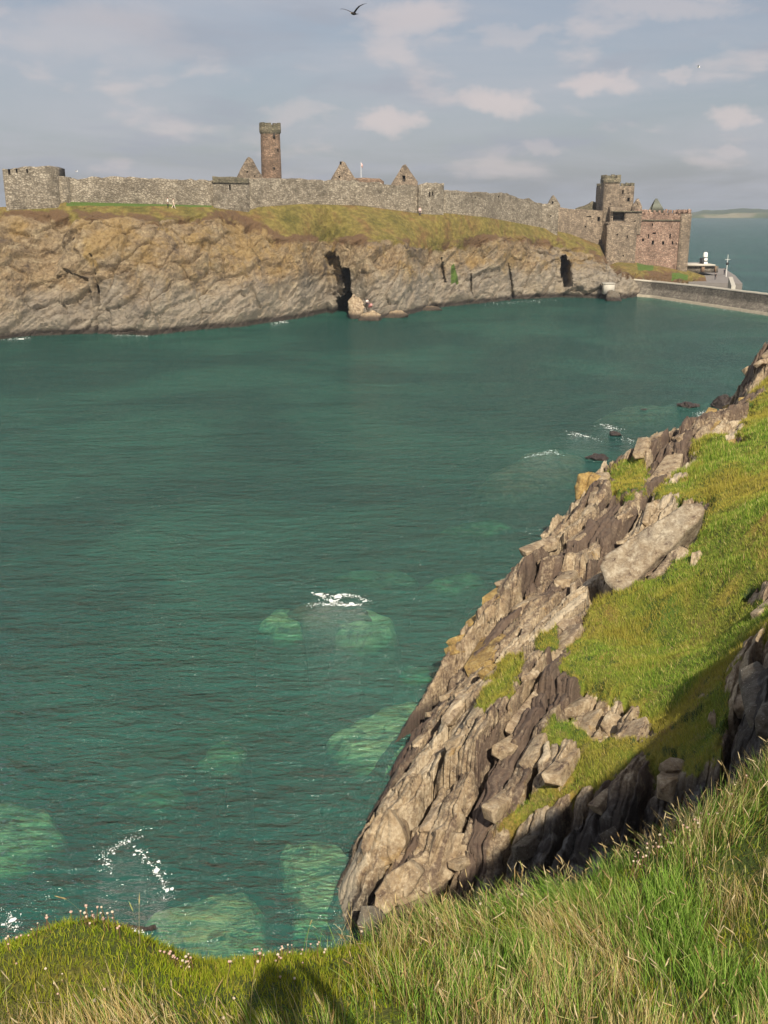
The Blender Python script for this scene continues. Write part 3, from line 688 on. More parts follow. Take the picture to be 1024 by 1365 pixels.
def boulder(name, pts, y, nrm, thick, seed, m, label, cat='rock', group=None, **kw):
    return tag(outline_slab(name, pts, y, nrm, thick, seed, m, **kw), label, cat, group)
def face_y(u, v): return head_pt(u, v).y
boulder('leaning_slab', [(800, 756), (806, 742), (835, 722), (862, 703), (895, 683), (912, 672), (934, 671), (939, 682), (928, 697), (915, 706), (898, 728), (878, 742), (858, 764), (838, 782), (822, 789), (808, 776)],
        face_y(872, 735) - 2.0, (-0.25, -0.62, 0.74), 1.2, 51, MAT_SLAB, 'huge pale flat slab leaning over a dark hollow at the edge of the turf', rough=0.06, bulge=0.03, strat=0.07)
boulder('boulder', [(895, 735), (906, 728), (922, 733), (922, 752), (910, 757), (896, 748)], face_y(908, 745) - 0.3, (-0.2, -0.6, 0.75), 0.7, 52, MAT_PALE, 'pale split boulder in the turf just below the huge leaning slab', rough=0.07)
boulder('boulder', [(922, 736), (934, 732), (940, 740), (930, 762), (919, 758)], face_y(928, 748) - 0.3, (-0.2, -0.6, 0.75), 0.7, 53, MAT_PALE, 'upright pale stone at the right of the split boulder in the turf', rough=0.06)
boulder('boulder', [(764, 648), (770, 632), (788, 626), (802, 633), (803, 648), (790, 664), (768, 666)], face_y(792, 652) - 1.6, (-0.3, -0.8, 0.5), 1.5, 54, MAT_OCHRE, 'yellow lichen covered boulder jutting out above the water', rough=0.12, bulge=0.35)
boulder('boulder', [(842, 604), (852, 592), (880, 589), (915, 592), (926, 604), (918, 611), (890, 606), (868, 614), (848, 622)], face_y(880, 603) - 0.3, (-0.2, -0.35, 0.9), 0.8, 55, MAT_PINK, 'flat pinkish white rock on the far crest of the headland', rough=0.08)
boulder('boulder', [(945, 576), (962, 570), (978, 574), (975, 582), (955, 584)], face_y(962, 578) - 0.3, (-0.2, -0.4, 0.9), 0.6, 56, MAT_PINK, 'small flat white rock below the far ochre crag', rough=0.06)
boulder('boulder', [(612, 830), (625, 818), (650, 798), (662, 795), (655, 822), (645, 842), (628, 844)], face_y(650, 830) - 1.3, (-0.45, -0.5, 0.72), 1.1, 57, MAT_OCHRE, 'ochre pointed rock overhanging the sea at the headland edge', rough=0.08)
boulder('boulder', [(680, 780), (692, 765), (712, 760), (716, 775), (708, 795), (690, 798)], face_y(698, 780) - 0.4, (-0.3, -0.6, 0.7), 0.8, 58, MAT_PALE, 'rounded pale block on the rim of the headland above the ochre point', rough=0.06)
boulder('boulder', [(742, 832), (750, 825), (765, 825), (768, 836), (752, 842)], face_y(755, 834) - 0.3, (-0.2, -0.5, 0.85), 0.6, 59, MAT_PALE, 'small pale block perched beside the turf in mid slope', rough=0.05)
boulder('boulder', [(484, 1112), (500, 1090), (520, 1078), (535, 1100), (540, 1125), (528, 1150), (505, 1160), (488, 1148), (481, 1130)], face_y(512, 1125) + 0.05, (-0.25, -0.85, 0.45), 1.6, 60, MAT_ROCK, 'big rounded buff block at the foot of the headland over the water', rough=0.07, bulge=0.07)
boulder('boulder', [(500, 1190), (515, 1168), (545, 1150), (560, 1165), (548, 1190), (520, 1215), (502, 1225)], face_y(528, 1188) + 0.0, (-0.2, -0.85, 0.5), 1.4, 61, MAT_ROCK, 'broken buff block at the lowest corner of the headland', rough=0.08, bulge=0.07)
boulder('boulder', [(474, 1228), (482, 1208), (500, 1206), (512, 1222), (502, 1245), (480, 1248)], 21.6, (-0.2, -0.7, 0.7), 1.3, 62, MAT_GREYROCK, 'dark grey block at the waterline below the headland', rough=0.08, bulge=0.07)
boulder('boulder', [(572, 1150), (585, 1105), (600, 1110), (640, 1112), (630, 1140), (600, 1172), (580, 1180)], face_y(605, 1140) + 0.05, (0.1, -0.85, 0.5), 1.0, 63, MAT_ROCK, 'smooth brown plate of rock facing the gully', rough=0.04, bulge=0.05)
for k, (pts, lab) in enumerate([([(1003, 820), (1012, 800), (1030, 780), (1040, 800), (1032, 822), (1012, 828)], 'grey crag stone at the right edge of the picture above the turf'),
                                ([(880, 1018), (895, 1010), (915, 1015), (910, 1026), (888, 1028)], 'small pale stone in the turf at the rim of the shadowed gully'),
                                ([(928, 938), (938, 933), (952, 938), (945, 947), (930, 946)], 'flat stone half sunk in the lit turf near the gully shadow'),
                                ([(925, 970), (935, 966), (942, 972), (934, 979)], 'small stone below the flat half sunk stone in the turf'),
                                ([(888, 655), (898, 648), (908, 652), (900, 661), (890, 662)], 'small pale stone in the turf behind the huge leaning slab'),
                                ([(838, 975), (850, 962), (864, 968), (866, 984), (850, 996), (840, 990)], 'pale blunt stone at the end of the broken outcrop in the turf'),
                                ([(800, 965), (812, 945), (828, 955), (832, 975), (815, 985)], 'reddish brown faced stone in the middle of the broken outcrop')]):
    c = np.mean(pts, 0)
    boulder('stone', pts, face_y(*c) - 0.15, (-0.2, -0.6, 0.8), 0.5, 70 + k, (MAT_GREYROCK, MAT_PALE, MAT_PALE, MAT_PALE, MAT_PALE, MAT_PALE, MAT_ROCK)[k], lab, rough=0.05, bulge=0.15)

# reef rocks awash
def reef(u, v, w, h, d, seed, label, z=0.0, m=MAT_WET):
    p = PZ(u, v, z); o = link('reef_rock', rock_mesh('reef_rock', seed, (w, d, h), 4, 34, 0.22), m); o.location = p
    return tag(o, label, 'rock', 'reef rocks awash off the headland')
reef(918, 542, 1.4, 0.55, 1.2, 501, 'low black rock awash furthest out, left of the black crag')
reef(963, 540, 1.3, 1.6, 1.8, 502, 'pointed black rock standing against the far end of the headland', 0.2)
reef(797, 611, 1.2, 0.35, 1.4, 503, 'flat black rock awash just left of the flat pinkish rock')
reef(820, 579, 0.75, 0.30, 0.8, 504, 'small black rock in the foam')
reef(870, 590, 1.6, 0.30, 0.9, 505, 'thin dark ledge of wet rock just behind the headland crest')
reef(905, 583, 1.2, 0.28, 0.8, 506, 'thin wet ledge at the right of the other wet ledge')
reef(858, 546, 0.5, 0.12, 0.5, 507, 'tiny dark rock awash left of the furthest black rock')
reef(170, 1243, 0.8, 0.14, 0.5, 508, 'dark brown wet rock just beyond the near grassy mound', -0.02)

# rocks under the water
def submerged(pts, ztop, drop, m, label, seed):
    pts = np.array(pts, float); p3 = PZ(pts[:, 0], pts[:, 1], ztop - 0.3); cen = p3.mean(0)
    per = np.concatenate([p3, p3[:1]]); N = 60
    L = np.concatenate([[0], np.cumsum(np.linalg.norm(np.diff(per, axis=0), axis=1))]); tt = np.linspace(0, L[-1], N, endpoint=False)
    ring = np.stack([np.interp(tt, L, per[:, k]) for k in range(3)], -1)
    out = [cen[None]]
    for f in np.linspace(0, 1.35, 26)[1:]:
        q_ = cen + (ring - cen)*f; q_ = q_.copy(); fe = f + 0.22*fbm(q_/1.1, 3, seed + 8)*sstep(f, 0.3, 0.8); q_[:, 2] = ztop - 0.10*f*f - 0.30*sstep(fe, 0.75, 1.0) - 5.0*sstep(fe, 0.96, 1.4)
        out.append(q_)
    v = np.concatenate(out); v[0, 2] = ztop
    v[:, :2] += (0.18*np.stack([fbm(v/2.2, 2, seed+4), fbm(v/2.2, 2, seed+5)], -1)); v[:, 2] += 0.16*fbm(v/0.6 + seed, 4, seed) + 0.25*fbm(v/2.4, 3, seed + 3)*min(1, 0.4 - ztop); v[:, :2] += 0.2*np.stack([fbm(v/0.9, 3, seed+1), fbm(v/0.9, 3, seed+2)], -1)
    v[:, 2] = np.minimum(v[:, 2], -0.06)
    tris = [(0, 1+i, 1+(i+1) % N) for i in range(N)]
    for k in range(24):
        a = 1 + k*N; b = a + N
        for i in range(N): tris += [(a+i, b+i, b+(i+1) % N), (a+i, b+(i+1) % N, a+(i+1) % N)]
    org = np.array([cen[0], cen[1], ztop - drop])
    o = link('submerged_rock', np_mesh('submerged_rock', v - org, np.array(tris)), m, None, True); o.location = org
    tag(o, label, 'rock', 'rocks under the water')
submerged([(443, 982), (470, 960), (510, 940), (550, 938), (572, 945), (560, 975), (545, 1012), (500, 1018), (460, 1002)], -0.25, 3.0, MAT_SUB, 'large pale green sunken rock touching the middle of the headland', 1)
submerged([(374, 1130), (420, 1124), (462, 1126), (478, 1150), (470, 1180), (455, 1220), (395, 1240), (383, 1180)], -0.35, 3.0, MAT_SUB, 'square green sunken rock beside the foot of the headland', 2)
submerged([(188, 1262), (195, 1225), (240, 1205), (330, 1185), (356, 1205), (350, 1240), (290, 1275), (230, 1300)], -0.22, 2.6, MAT_SUB, 'long pale sunken rock with ripples just beyond the near slope', 3)
submerged([(380, 815), (410, 803), (460, 805), (495, 812), (500, 825), (450, 832), (400, 830)], -0.12, 1.2, MAT_KELP, 'brown weed covered reef under the patch of foam', 4)
submerged([(345, 835), (370, 815), (400, 825), (405, 845), (365, 850)], -0.55, 3.0, MAT_SUB, 'green sunken rock at the left of the brown reef', 5)
submerged([(445, 855), (455, 828), (490, 815), (530, 828), (520, 850), (480, 865)], -0.5, 3.0, MAT_SUB, 'green sunken rock at the right below the brown reef', 6)
submerged([(-60, 1130), (-40, 1080), (20, 1065), (70, 1085), (90, 1120), (50, 1155), (-20, 1170)], -0.7, 3.0, MAT_SUB, 'green sunken rock at the left edge of the picture', 7)
submerged([(262, 1030), (275, 1000), (310, 985), (335, 1005), (325, 1035), (290, 1048)], -1.0, 3.0, MAT_SUB, 'dim green sunken rock left of the large pale one', 8)
submerged([(630, 650), (660, 628), (700, 606), (740, 600), (785, 612), (770, 635), (720, 650), (670, 660)], -0.15, 3.0, MAT_KELP, 'brownish reef under the water left of the yellow lichen boulder', 9)
submerged([(440, 775), (480, 760), (540, 762), (560, 778), (500, 788)], -1.1, 3.0, MAT_SUB, 'dim green sunken rock beyond the brown reef', 10)
submerged([(560, 790), (590, 770), (640, 768), (650, 785), (600, 800)], -1.1, 3.0, MAT_SUB, 'dim green sunken rock near the ochre point', 11)
submerged([(575, 715), (610, 700), (670, 695), (690, 708), (640, 722)], -1.1, 3.0, MAT_SUB, 'long dim green sunken rock under the headland rim', 12)
submerged([(525, 910), (540, 895), (575, 895), (585, 910), (555, 920)], -1.1, 3.0, MAT_SUB, 'small dim green sunken rock above the large pale one', 13)
submerged([(130, 1085), (170, 1050), (240, 1050), (250, 1080), (190, 1105)], -1.15, 3.0, MAT_SUB, 'faint green sunken rock in the lower left of the bay', 14)
submerged([(790, 560), (830, 545), (900, 540), (905, 552), (840, 566)], -0.3, 3.0, MAT_KELP, 'dark reef under the broken water off the far headland', 15)

# foam: countless flecks of white on the water
def foam_patch(paths, n, spread, size, seed):
    r = np.random.default_rng(seed); V_ = []; F_ = []
    for path in paths:
        path = np.array(path, float)
        L = np.concatenate([[0], np.cumsum(np.linalg.norm(np.diff(path, axis=0), axis=1))])
        for _ in range(int(n*3.0)):
            t = L[-1]*(0.5 + 0.5*sin(3*r.uniform(0, 6.3)))*0.6 + 0.4*r.uniform(0, L[-1]); u = np.interp(t, L, path[:, 0]) + r.normal(0, spread)*r.uniform(0.1, 1.9); v = np.interp(t, L, path[:, 1]) + r.normal(0, spread*0.45)
            p = PZ(u, v, 0.015 + r.uniform(0, 0.02)); s = 0.22*size*r.lognormal(0, 0.9); k = r.integers(5, 9); a0 = r.uniform(0, 6.3); b = len(V_)
            st = r.uniform(0.35, 1.0); ro = r.uniform(0, pi)
            V_.append((p[0], p[1], p[2] + 0.02))
            for i in range(k):
                a = a0 + i*2*pi/k; rr = s*r.uniform(0.45, 1.2); x, y = rr*cos(a), rr*sin(a)*st
                V_.append((p[0] + x*cos(ro) - y*sin(ro), p[1] + x*sin(ro) + y*cos(ro), p[2]))
            for i in range(k): F_.append((b, b+1+i, b+1+(i+1) % k))
    return V_, F_
VV, FF = [], []
for args in [([[(418, 790), (440, 800), (455, 803)], [(440, 795), (470, 793), (495, 803)], [(405, 806), (450, 806), (492, 806)]], 60, 3.0, 0.085, 1),
             ([[(190, 1112), (160, 1125), (138, 1140), (148, 1165)], [(176, 1125), (205, 1155), (222, 1180), (220, 1200)]], 75, 4.0, 0.045, 2),
             ([[(0, 1210), (15, 1222), (22, 1240)], [(-5, 1228), (20, 1238)]], 22, 6, 0.05, 3),
             ([[(755, 575), (785, 583), (800, 588)], [(800, 565), (828, 574)], [(815, 585), (850, 588), (900, 582)], [(700, 610), (735, 602), (750, 606)], [(925, 552), (950, 550)]], 45, 3.0, 0.11, 4),
             ([[(150, 447), (205, 447)], [(360, 432), (385, 428)], [(0, 453), (40, 450)], [(640, 406), (760, 398)]], 40, 2.0, 0.20, 5),
             ([[(470, 1250), (500, 1200), (484, 1150)], [(165, 1238), (190, 1246)]], 25, 5, 0.04, 6),
             ([[(880, 400), (960, 412), (1020, 420)]], 50, 2, 0.18, 7)]:
    v_, f_ = foam_patch(*args); b = len(VV); VV += v_; FF += [(a+b, c+b, d_+b) for a, c, d_ in f_]
tag(link('foam', np_mesh('foam', VV, FF), plain('sea_foam', (0.78, 0.80, 0.78), 0.7, 0.1, 4)), 'white flecks of foam on the water', None, None, 'stuff')

# ================================================================== CASTLE
def px_per_m(v, y): return (FPX*CP + (682.5 - v)*SP)/y
def wall_mesh(name, xs, ztop, z0, y_front, depth, holes=(), res=0.7, rough=0.07, seed=0, ragged=0.18):
    """upright wall slab in local x/z with a profiled ragged top and real openings; y_front(x) is its front line"""
    x0, x1 = xs; zmax = max(ztop(x) for x in np.linspace(x0, x1, 60)) + ragged
    gx_ = set(np.round(np.linspace(x0, x1, max(3, int((x1-x0)/res))), 3)); gz_ = set(np.round(np.linspace(z0, zmax, max(3, int((zmax-z0)/res))), 3))
    for (hx, hz, hw, hh) in holes:
        gx_ = {g for g in gx_ if g in (round(x0, 3), round(x1, 3)) or not (hx-hw/2-0.12 < g < hx+hw/2+0.12)} | {round(hx-hw/2, 3), round(hx+hw/2, 3)}
        gz_ = {g for g in gz_ if g in (round(z0, 3), round(zmax, 3)) or not (hz-hh/2-0.12 < g < hz+hh/2+0.12)} | {round(hz-hh/2, 3), round(hz+hh/2, 3)}
    X = np.array(sorted(gx_)); Z = np.array(sorted(gz_)); nx, nz = len(X), len(Z)
    hol = lambda x, z: any(abs(x-a) < w/2 and abs(z-b) < h/2 for a, b, w, h in holes)
    onh = lambda x, z: any(abs(x-a) <= w/2+0.01 and abs(z-b) <= h/2+0.01 for a, b, w, h in holes)
    zt = np.array([ztop(x) for x in X]) + ragged*(fbm(v3(X/1.1, seed*3.0, 0*X), 3, seed) + 0.7*(_hash((X*1.4).astype(np.int64), X.astype(np.int64)*0, X.astype(np.int64)*0, seed) - 0.5))
    V_, F_ = [], []
    for side in (0, 1):
        for j in range(nz):
            for i in range(nx):
                z = min(Z[j], zt[i]); yy = y_front(X[i]) + side*depth
                if not onh(X[i], Z[j]) and side == 0: yy += rough*float(fbm(np.array([[X[i]/0.9, z/0.9, seed*1.7]]), 3, seed)[0])
                V_.append((X[i], yy, z))
    idx = lambda s, j, i: s*nx*nz + j*nx + i
    for j in range(nz-1):
        for i in range(nx-1):
            if Z[j] >= max(zt[i], zt[i+1]): continue
            if not hol((X[i]+X[i+1])/2, (Z[j]+Z[j+1])/2): F_.append((idx(0, j, i), idx(0, j, i+1), idx(0, j+1, i+1), idx(0, j+1, i)))
            F_.append((idx(1, j, i), idx(1, j+1, i), idx(1, j+1, i+1), idx(1, j, i+1)))
    t = nz-1
    for i in range(nx-1): F_.append((idx(0, t, i), idx(0, t, i+1), idx(1, t, i+1), idx(1, t, i)))
    for j in range(nz-1):
        for i in (0, nx-1):
            if Z[j] >= zt[i]: continue
            F_.append((idx(0, j, i), idx(0, j+1, i), idx(1, j+1, i), idx(1, j, i)) if i == 0 else (idx(0, j, i), idx(1, j, i), idx(1, j+1, i), idx(0, j+1, i)))
    return np_mesh(name, V_, F_)
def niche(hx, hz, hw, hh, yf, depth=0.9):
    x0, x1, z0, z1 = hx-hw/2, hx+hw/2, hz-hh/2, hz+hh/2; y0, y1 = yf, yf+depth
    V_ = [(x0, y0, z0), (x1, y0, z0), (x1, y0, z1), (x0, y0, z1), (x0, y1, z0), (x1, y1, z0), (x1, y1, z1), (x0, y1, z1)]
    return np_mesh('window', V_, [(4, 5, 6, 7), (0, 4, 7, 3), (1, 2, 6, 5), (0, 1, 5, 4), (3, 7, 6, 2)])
def box_mesh(name, boxes, jit=0.0, seed=0):
    r = np.random.default_rng(seed); V_, F_ = [], []
    for (x0, x1, y0, y1, z0, z1) in boxes:
        b = len(V_)
        for z in (z0, z1):
            for x, y in ((x0, y0), (x1, y0), (x1, y1), (x0, y1)): V_.append((x + r.uniform(-jit, jit), y + r.uniform(-jit, jit), z + r.uniform(-jit, jit)))
        F_ += [tuple(b+i for i in f) for f in ((0, 3, 2, 1), (4, 5, 6, 7), (0, 1, 5, 4), (1, 2, 6, 5), (2, 3, 7, 6), (3, 0, 4, 7))]
    return np_mesh(name, V_, F_)
def pxwall(part, parent, u0, u1, tops, vbase, y, depth, m, holes=(), seed=1, ragged=0.15, window='window', extra=2.2, y2=None, follow=False, res=0.7):
    """wall part from picture columns u0..u1 at distance y (y2 at its right end); tops: [(u, v)]; holes: (u, v, w px, h px)"""
    vm = tops[0][1]; s = px_per_m(vm, y); y2 = y if y2 is None else y2
    yy_ = (lambda u: YW(u)) if follow else (lambda u: y + (y2-y)*(u-u0)/(u1-u0))
    X = lambda u, v=vm: float(P(u, v, yy_(u))[0]); Zf = lambda u, v: float(P(u, v, yy_(u))[2])
    x0, x1 = X(u0), X(u1)
    tx = [X(a) for a, _ in tops]; tz = [Zf(a, b) for a, b in tops]
    us_ = np.linspace(u0, u1, 40); xs_ = [X(a) for a in us_]; ys_ = [yy_(a) for a in us_]
    yf = lambda x: float(np.interp(x, xs_, ys_))
    hs = [(X(a), Zf(a, b), w/s, h/s) for a, b, w, h in holes]
    z0 = min(Zf(u0, vbase), Zf(u1, vbase)) - extra
    loc = Vector(parent.location)
    me = wall_mesh(part, (x0, x1), lambda x: float(np.interp(x, tx, tz)), z0, yf, depth, hs, res=res, seed=seed, ragged=ragged)
    me.transform(Matrix.Translation(-loc)); o = link(part, me, m, parent)
    for (hx, hz, hw, hh) in hs:
        nm = niche(hx, hz, hw, hh, yf(hx), min(0.9, depth*0.8)); nm.name = window; nm.transform(Matrix.Translation(-loc)); link(window, nm, MAT_HOLE_SHADE, parent)
    return o, x0, x1
def merlons(part, parent, x0, x1, y, depth, z, n, w, h, m, seed=0, gapsides=False):
    bs = []; st = (x1-x0)/n
    for i in range(n):
        c = x0 + st*(i+0.5); ww = st*w/2; bs.append((c-ww, c+ww, y+0.003, y+0.55, z-0.35, z+h*(0.8+0.4*random.random())))
        if depth > 1.5: bs.append((c-ww, c+ww, y+depth-0.55, y+depth-0.003, z-0.35, z+h*(0.8+0.4*random.random())))
    if depth > 2.5:
        k = max(1, int(depth/st))
        for i in range(k):
            c = y + depth*(i+0.5)/k; ww = depth/k*w/2
            bs.append((x0+0.003, x0+0.55, c-ww, c+ww, z-0.35, z+h)); bs.append((x1-0.55, x1-0.003, c-ww, c+ww, z-0.35, z+h))
    for b_ in bs:
        me = box_mesh('merlon', [b_], 0.05, seed + len(bs)); me.transform(Matrix.Translation(-Vector(parent.location))); link('merlon', me, m, parent)

cw = tag(empty('curtain_wall', VP(280, 275, 181)), 'long grey rubble curtain wall with low towers along the top of the islet', 'castle wall')
YW = lambda u: float(interp(u, YB)) + 0.6
pxwall('wall_tower', cw, 3, 74, [(3, 225), (20, 224), (45, 222), (69, 221), (74, 223)], 276, YW(3) - 1.0, 5.0, MAT_WALL, [(12, 229, 2.5, 7), (22, 228, 2, 6), (36, 228, 2, 5)], 11, 0.22, 'arrow_slit', y2=YW(74) - 1.0)
pxwall('wall_section', cw, 74, 90, [(74, 235), (83, 235), (84, 231), (88, 231), (90, 236)], 272, YW(80) - 0.2, 2.0, MAT_WALL, (), 12, 0.15)
pxwall('wall_section', cw, 89, 284, [(89, 236), (95, 237), (104, 239), (120, 235), (160, 236), (210, 239), (284, 240)], 274, YW(90), 1.3, MAT_WALL, (), 13, 0.3, follow=True)
pxwall('wall_tower', cw, 283, 331, [(283, 235), (300, 237), (331, 238)], 281, YW(283) - 0.8, 3.2, MAT_WALL, [(306, 250, 2, 7)], 14, 0.22, 'arrow_slit', extra=1.2, y2=YW(331) - 0.8)
pxwall('parapet', cw, 283, 331, [(283, 234.5), (300, 236), (331, 236.5)], 243, YW(283) - 1.1, 0.7, MAT_MOSSY, (), 15, 0.2, extra=0.0, y2=YW(331) - 1.1)
pxwall('wall_section', cw, 330, 560, [(330, 238), (400, 238), (470, 241), (520, 245), (560, 248)], 281, YW(331), 1.3, MAT_WALL, (), 16, 0.28, follow=True)
pxwall('wall_tower', cw, 558, 592, [(558, 246), (570, 244), (592, 245)], 286, YW(558) - 0.9, 4.0, MAT_WALL, [(573, 259, 1.5, 6), (577, 258, 1.5, 5)], 17, 0.22, 'arrow_slit', extra=1.2, y2=YW(592) - 0.9)
pxwall('wall_section', cw, 591, 724, [(591, 253), (605, 254), (620, 256), (676, 258), (690, 264), (706, 265), (714, 270), (724, 272)], 304, YW(592), 1.3, MAT_WALL, [(634, 263, 1.2, 1.6), (665, 262, 1.5, 2)], 18, 0.25, follow=True, window='putlog_hole')
pxwall('wall_tower', cw, 718, 745, [(718, 273), (730, 271), (745, 276)], 312, YW(730) - 1.0, 3.0, MAT_WALL, [(735, 288, 1.5, 2)], 19, 0.2, 'arrow_slit')
pxwall('wall_section', cw, 744, 806, [(744, 276), (770, 279), (806, 281)], 330, YW(745), 1.3, MAT_KEEP, [(786, 290, 6, 4), (799, 292, 3.6, 5.5), (782, 302, 2, 2)], 20, 0.15, follow=True, window='arched_opening')

# gatehouse and keep
gh = tag(empty('gatehouse', VP(870, 356, 243)), 'red and tan sandstone gatehouse with battlemented keep at the end of the islet', 'castle')
pxwall('south_face', gh, 849, 922, [(849, 281), (868, 283), (890, 284), (922, 286)], 372, 243, 12.0, MAT_RED,
       [(853.5, 297, 1.8, 9), (871, 300, 1.6, 4), (897, 302.5, 1.6, 3), (875, 311.5, 3.2, 3.2), (896, 314.5, 2, 2.2), (884, 317.5, 1.6, 3), (860, 320, 2.6, 4.6), (873.5, 323, 3, 4.6), (887.5, 324, 3, 5), (900, 323.5, 2, 4), (905, 325, 1.6, 3), (910.5, 324, 2.6, 4), (918.5, 322.5, 2.4, 1.6), (914, 351, 1.6, 2), (867, 315, 1.4, 6)], 21, 0.12)
pxwall('corner_pilaster', gh, 908.5, 922.4, [(908.5, 285), (922.4, 285)], 372, 242.6, 1.0, MAT_KEEP, (), 22, 0.1)
s = px_per_m(293, 243)
me = box_mesh('string_course', [(float(P(856, 293, 243)[0]), float(P(908, 293, 243)[0]), 242.75, 243.3, float(P(880, 294.4, 243)[2]), float(P(880, 292.8, 243)[2]))], 0.02, 3)
me.transform(Matrix.Translation(-Vector(gh.location))); link('string_course', me, MAT_MOSSY, gh)
merlons('battlement', gh, float(P(850, 283, 243)[0]), float(P(922, 283, 243)[0]), 243, 11.9, float(P(880, 284, 243)[2]), 11, 0.5, 0.75, MAT_RED, 4)
pxwall('west_face', gh, 813, 850, [(813, 296), (830, 297), (850, 296)], 352, 242.0, 3.0, MAT_KEEP, [(824, 313.5, 2, 3.4), (837.5, 316, 1.6, 4), (815.5, 290, 1, 1), (834, 341, 1.6, 2.4)], 23, 0.08)
pxwall('west_face', gh, 834, 856, [(834, 281.5), (856, 282)], 300, 242.7, 3.0, MAT_KEEP, [(847.5, 303, 1.4, 18)], 24, 0.06, extra=1.5)
pxwall('porch', gh, 815, 834.5, [(815, 276), (834.5, 276)], 300, 243.4, 3.0, MAT_KEEP, [(825.5, 288.5, 15, 11.5)], 25, 0.12, window='porch_opening', extra=0.5)
me = box_mesh('porch_lintel', [(float(P(815, 281, 243)[0]), float(P(856, 281, 243)[0]), 242.35, 243.1, float(P(830, 282.6, 243)[2]), float(P(830, 281.2, 243)[2]))], 0.03, 5)
me.transform(Matrix.Translation(-Vector(gh.location))); link('porch_lintel', me, MAT_MOSSY, gh)
pxwall('return_wall', gh, 788, 813.2, [(788, 297), (813.2, 296)], 348, 255.0, 1.5, MAT_KEEP, [(799, 313, 2, 4), (789.5, 302.5, 1.4, 1.6), (809, 300, 1.2, 1.8)], 26, 0.1, y2=242.2)
pxwall('buttress', gh, 810.5, 816, [(810.5, 300), (816, 300)], 368, 241.2, 2.0, MAT_KEEP, (), 27, 0.05)
# keep
pxwall('keep_wall', gh, 806.5, 846, [(806.5, 248), (846, 248)], 300, 249, 10.0, MAT_KEEP, [(831, 256, 2, 5), (839.3, 266, 3, 5), (838, 258, 1, 1.4)], 28, 0.12)
merlons('battlement', gh, float(P(806.5, 248, 249)[0]), float(P(846, 248, 249)[0]), 249, 10.0, float(P(830, 248.2, 249)[2]), 6, 0.55, 0.75, MAT_MOSSY, 6)
pxwall('stair_turret', gh, 807.5, 827, [(807.5, 238), (827, 238)], 300, 246.5, 4.5, MAT_KEEP, [(815.5, 272, 1.4, 2), (815.8, 280, 1.4, 3)], 29, 0.08)
merlons('battlement', gh, float(P(807, 238, 246.4)[0]) - 0.1, float(P(827.5, 238, 246.4)[0]) + 0.1, 246.3, 4.9, float(P(815, 239, 246.4)[2]), 3, 0.62, 1.0, MAT_MOSSY, 7)
pxwall('turret_cap', gh, 806.6, 828, [(806.6, 237.6), (828, 237.8)], 243.2, 246.2, 5.1, MAT_MOSSY, (), 30, 0.08, extra=0.0)
pxwall('ruined_gable', gh, 843, 856, [(843, 276), (849, 265), (851, 265), (856, 275)], 284, 246, 1.0, MAT_KEEP, [(850, 272, 1.2, 2)], 31, 0.1)
pxwall('ruined_gable', gh, 768, 795, [(768, 277), (770, 274), (774, 276), (784, 272), (790, 268), (795, 270)], 283, 253, 1.0, MAT_MOSSY, (), 32, 0.2)
c = P(875, 283, 248.0); ap = P(875, 264.5, 248.0); hw = 10.5/px_per_m(280, 248)
me = np_mesh('slate_roof', [(c[0]-hw, 248-hw, c[2]-0.3), (c[0]+hw, 248-hw, c[2]-0.3), (c[0]+hw, 248+hw, c[2]-0.3), (c[0]-hw, 248+hw, c[2]-0.3), (ap[0]-0.2, 248, ap[2]), (ap[0]+0.25, 248, ap[2])],
             [(0, 1, 5, 4), (2, 3, 4, 5), (0, 4, 3, 3), (1, 2, 5, 5), (0, 3, 2, 1)])
me.transform(Matrix.Translation(-Vector(gh.location))); link('slate_roof', me, MAT_SLATE, gh)

# round tower
yt = 196.0; st = px_per_m(200, yt); zb_ = float(P(361, 246, yt)[2]); ztp = float(P(361, 164.5, yt)[2]); xc = float(P(361, 200, yt)[0])
rt = tag(empty('round_tower', (xc, yt, zb_)), 'tall brown round tower with battlemented top behind the curtain wall', 'tower')
def lathe(name, prof, n=28, rough=0.03, seed=0, cap=True):
    V_, F_ = [], []
    for (r, z) in prof:
        for i in range(n):
            a = 2*pi*i/n; V_.append((r*cos(a), r*sin(a), z))
    for j in range(len(prof)-1):
        for i in range(n): F_.append((j*n+i, j*n+(i+1) % n, (j+1)*n+(i+1) % n, (j+1)*n+i))
    V_ = np.array(V_); V_[:, :2] *= (1 + rough*fbm(V_/0.7, 3, seed))[:, None]
    me = np_mesh(name, V_, F_)
    return me
hT = ztp - zb_; r0 = 13.3/st
zc = hT - 12.5/st
link('tower_shaft', lathe('tower_shaft', [(r0*1.02, -2.5)] + [(r0*(1.02 - 0.05*k/12), zc*k/12) for k in range(13)], 28, 0.02, 3), MAT_TOWER, rt)
link('corbel_band', lathe('corbel_band', [(r0*0.97, zc-0.15), (r0*1.07, zc+0.15), (r0*1.08, zc+1.0), (r0*0.75, zc+1.0), (r0*0.75, zc)], 28, 0.03, 4), MAT_MOSSY, rt)
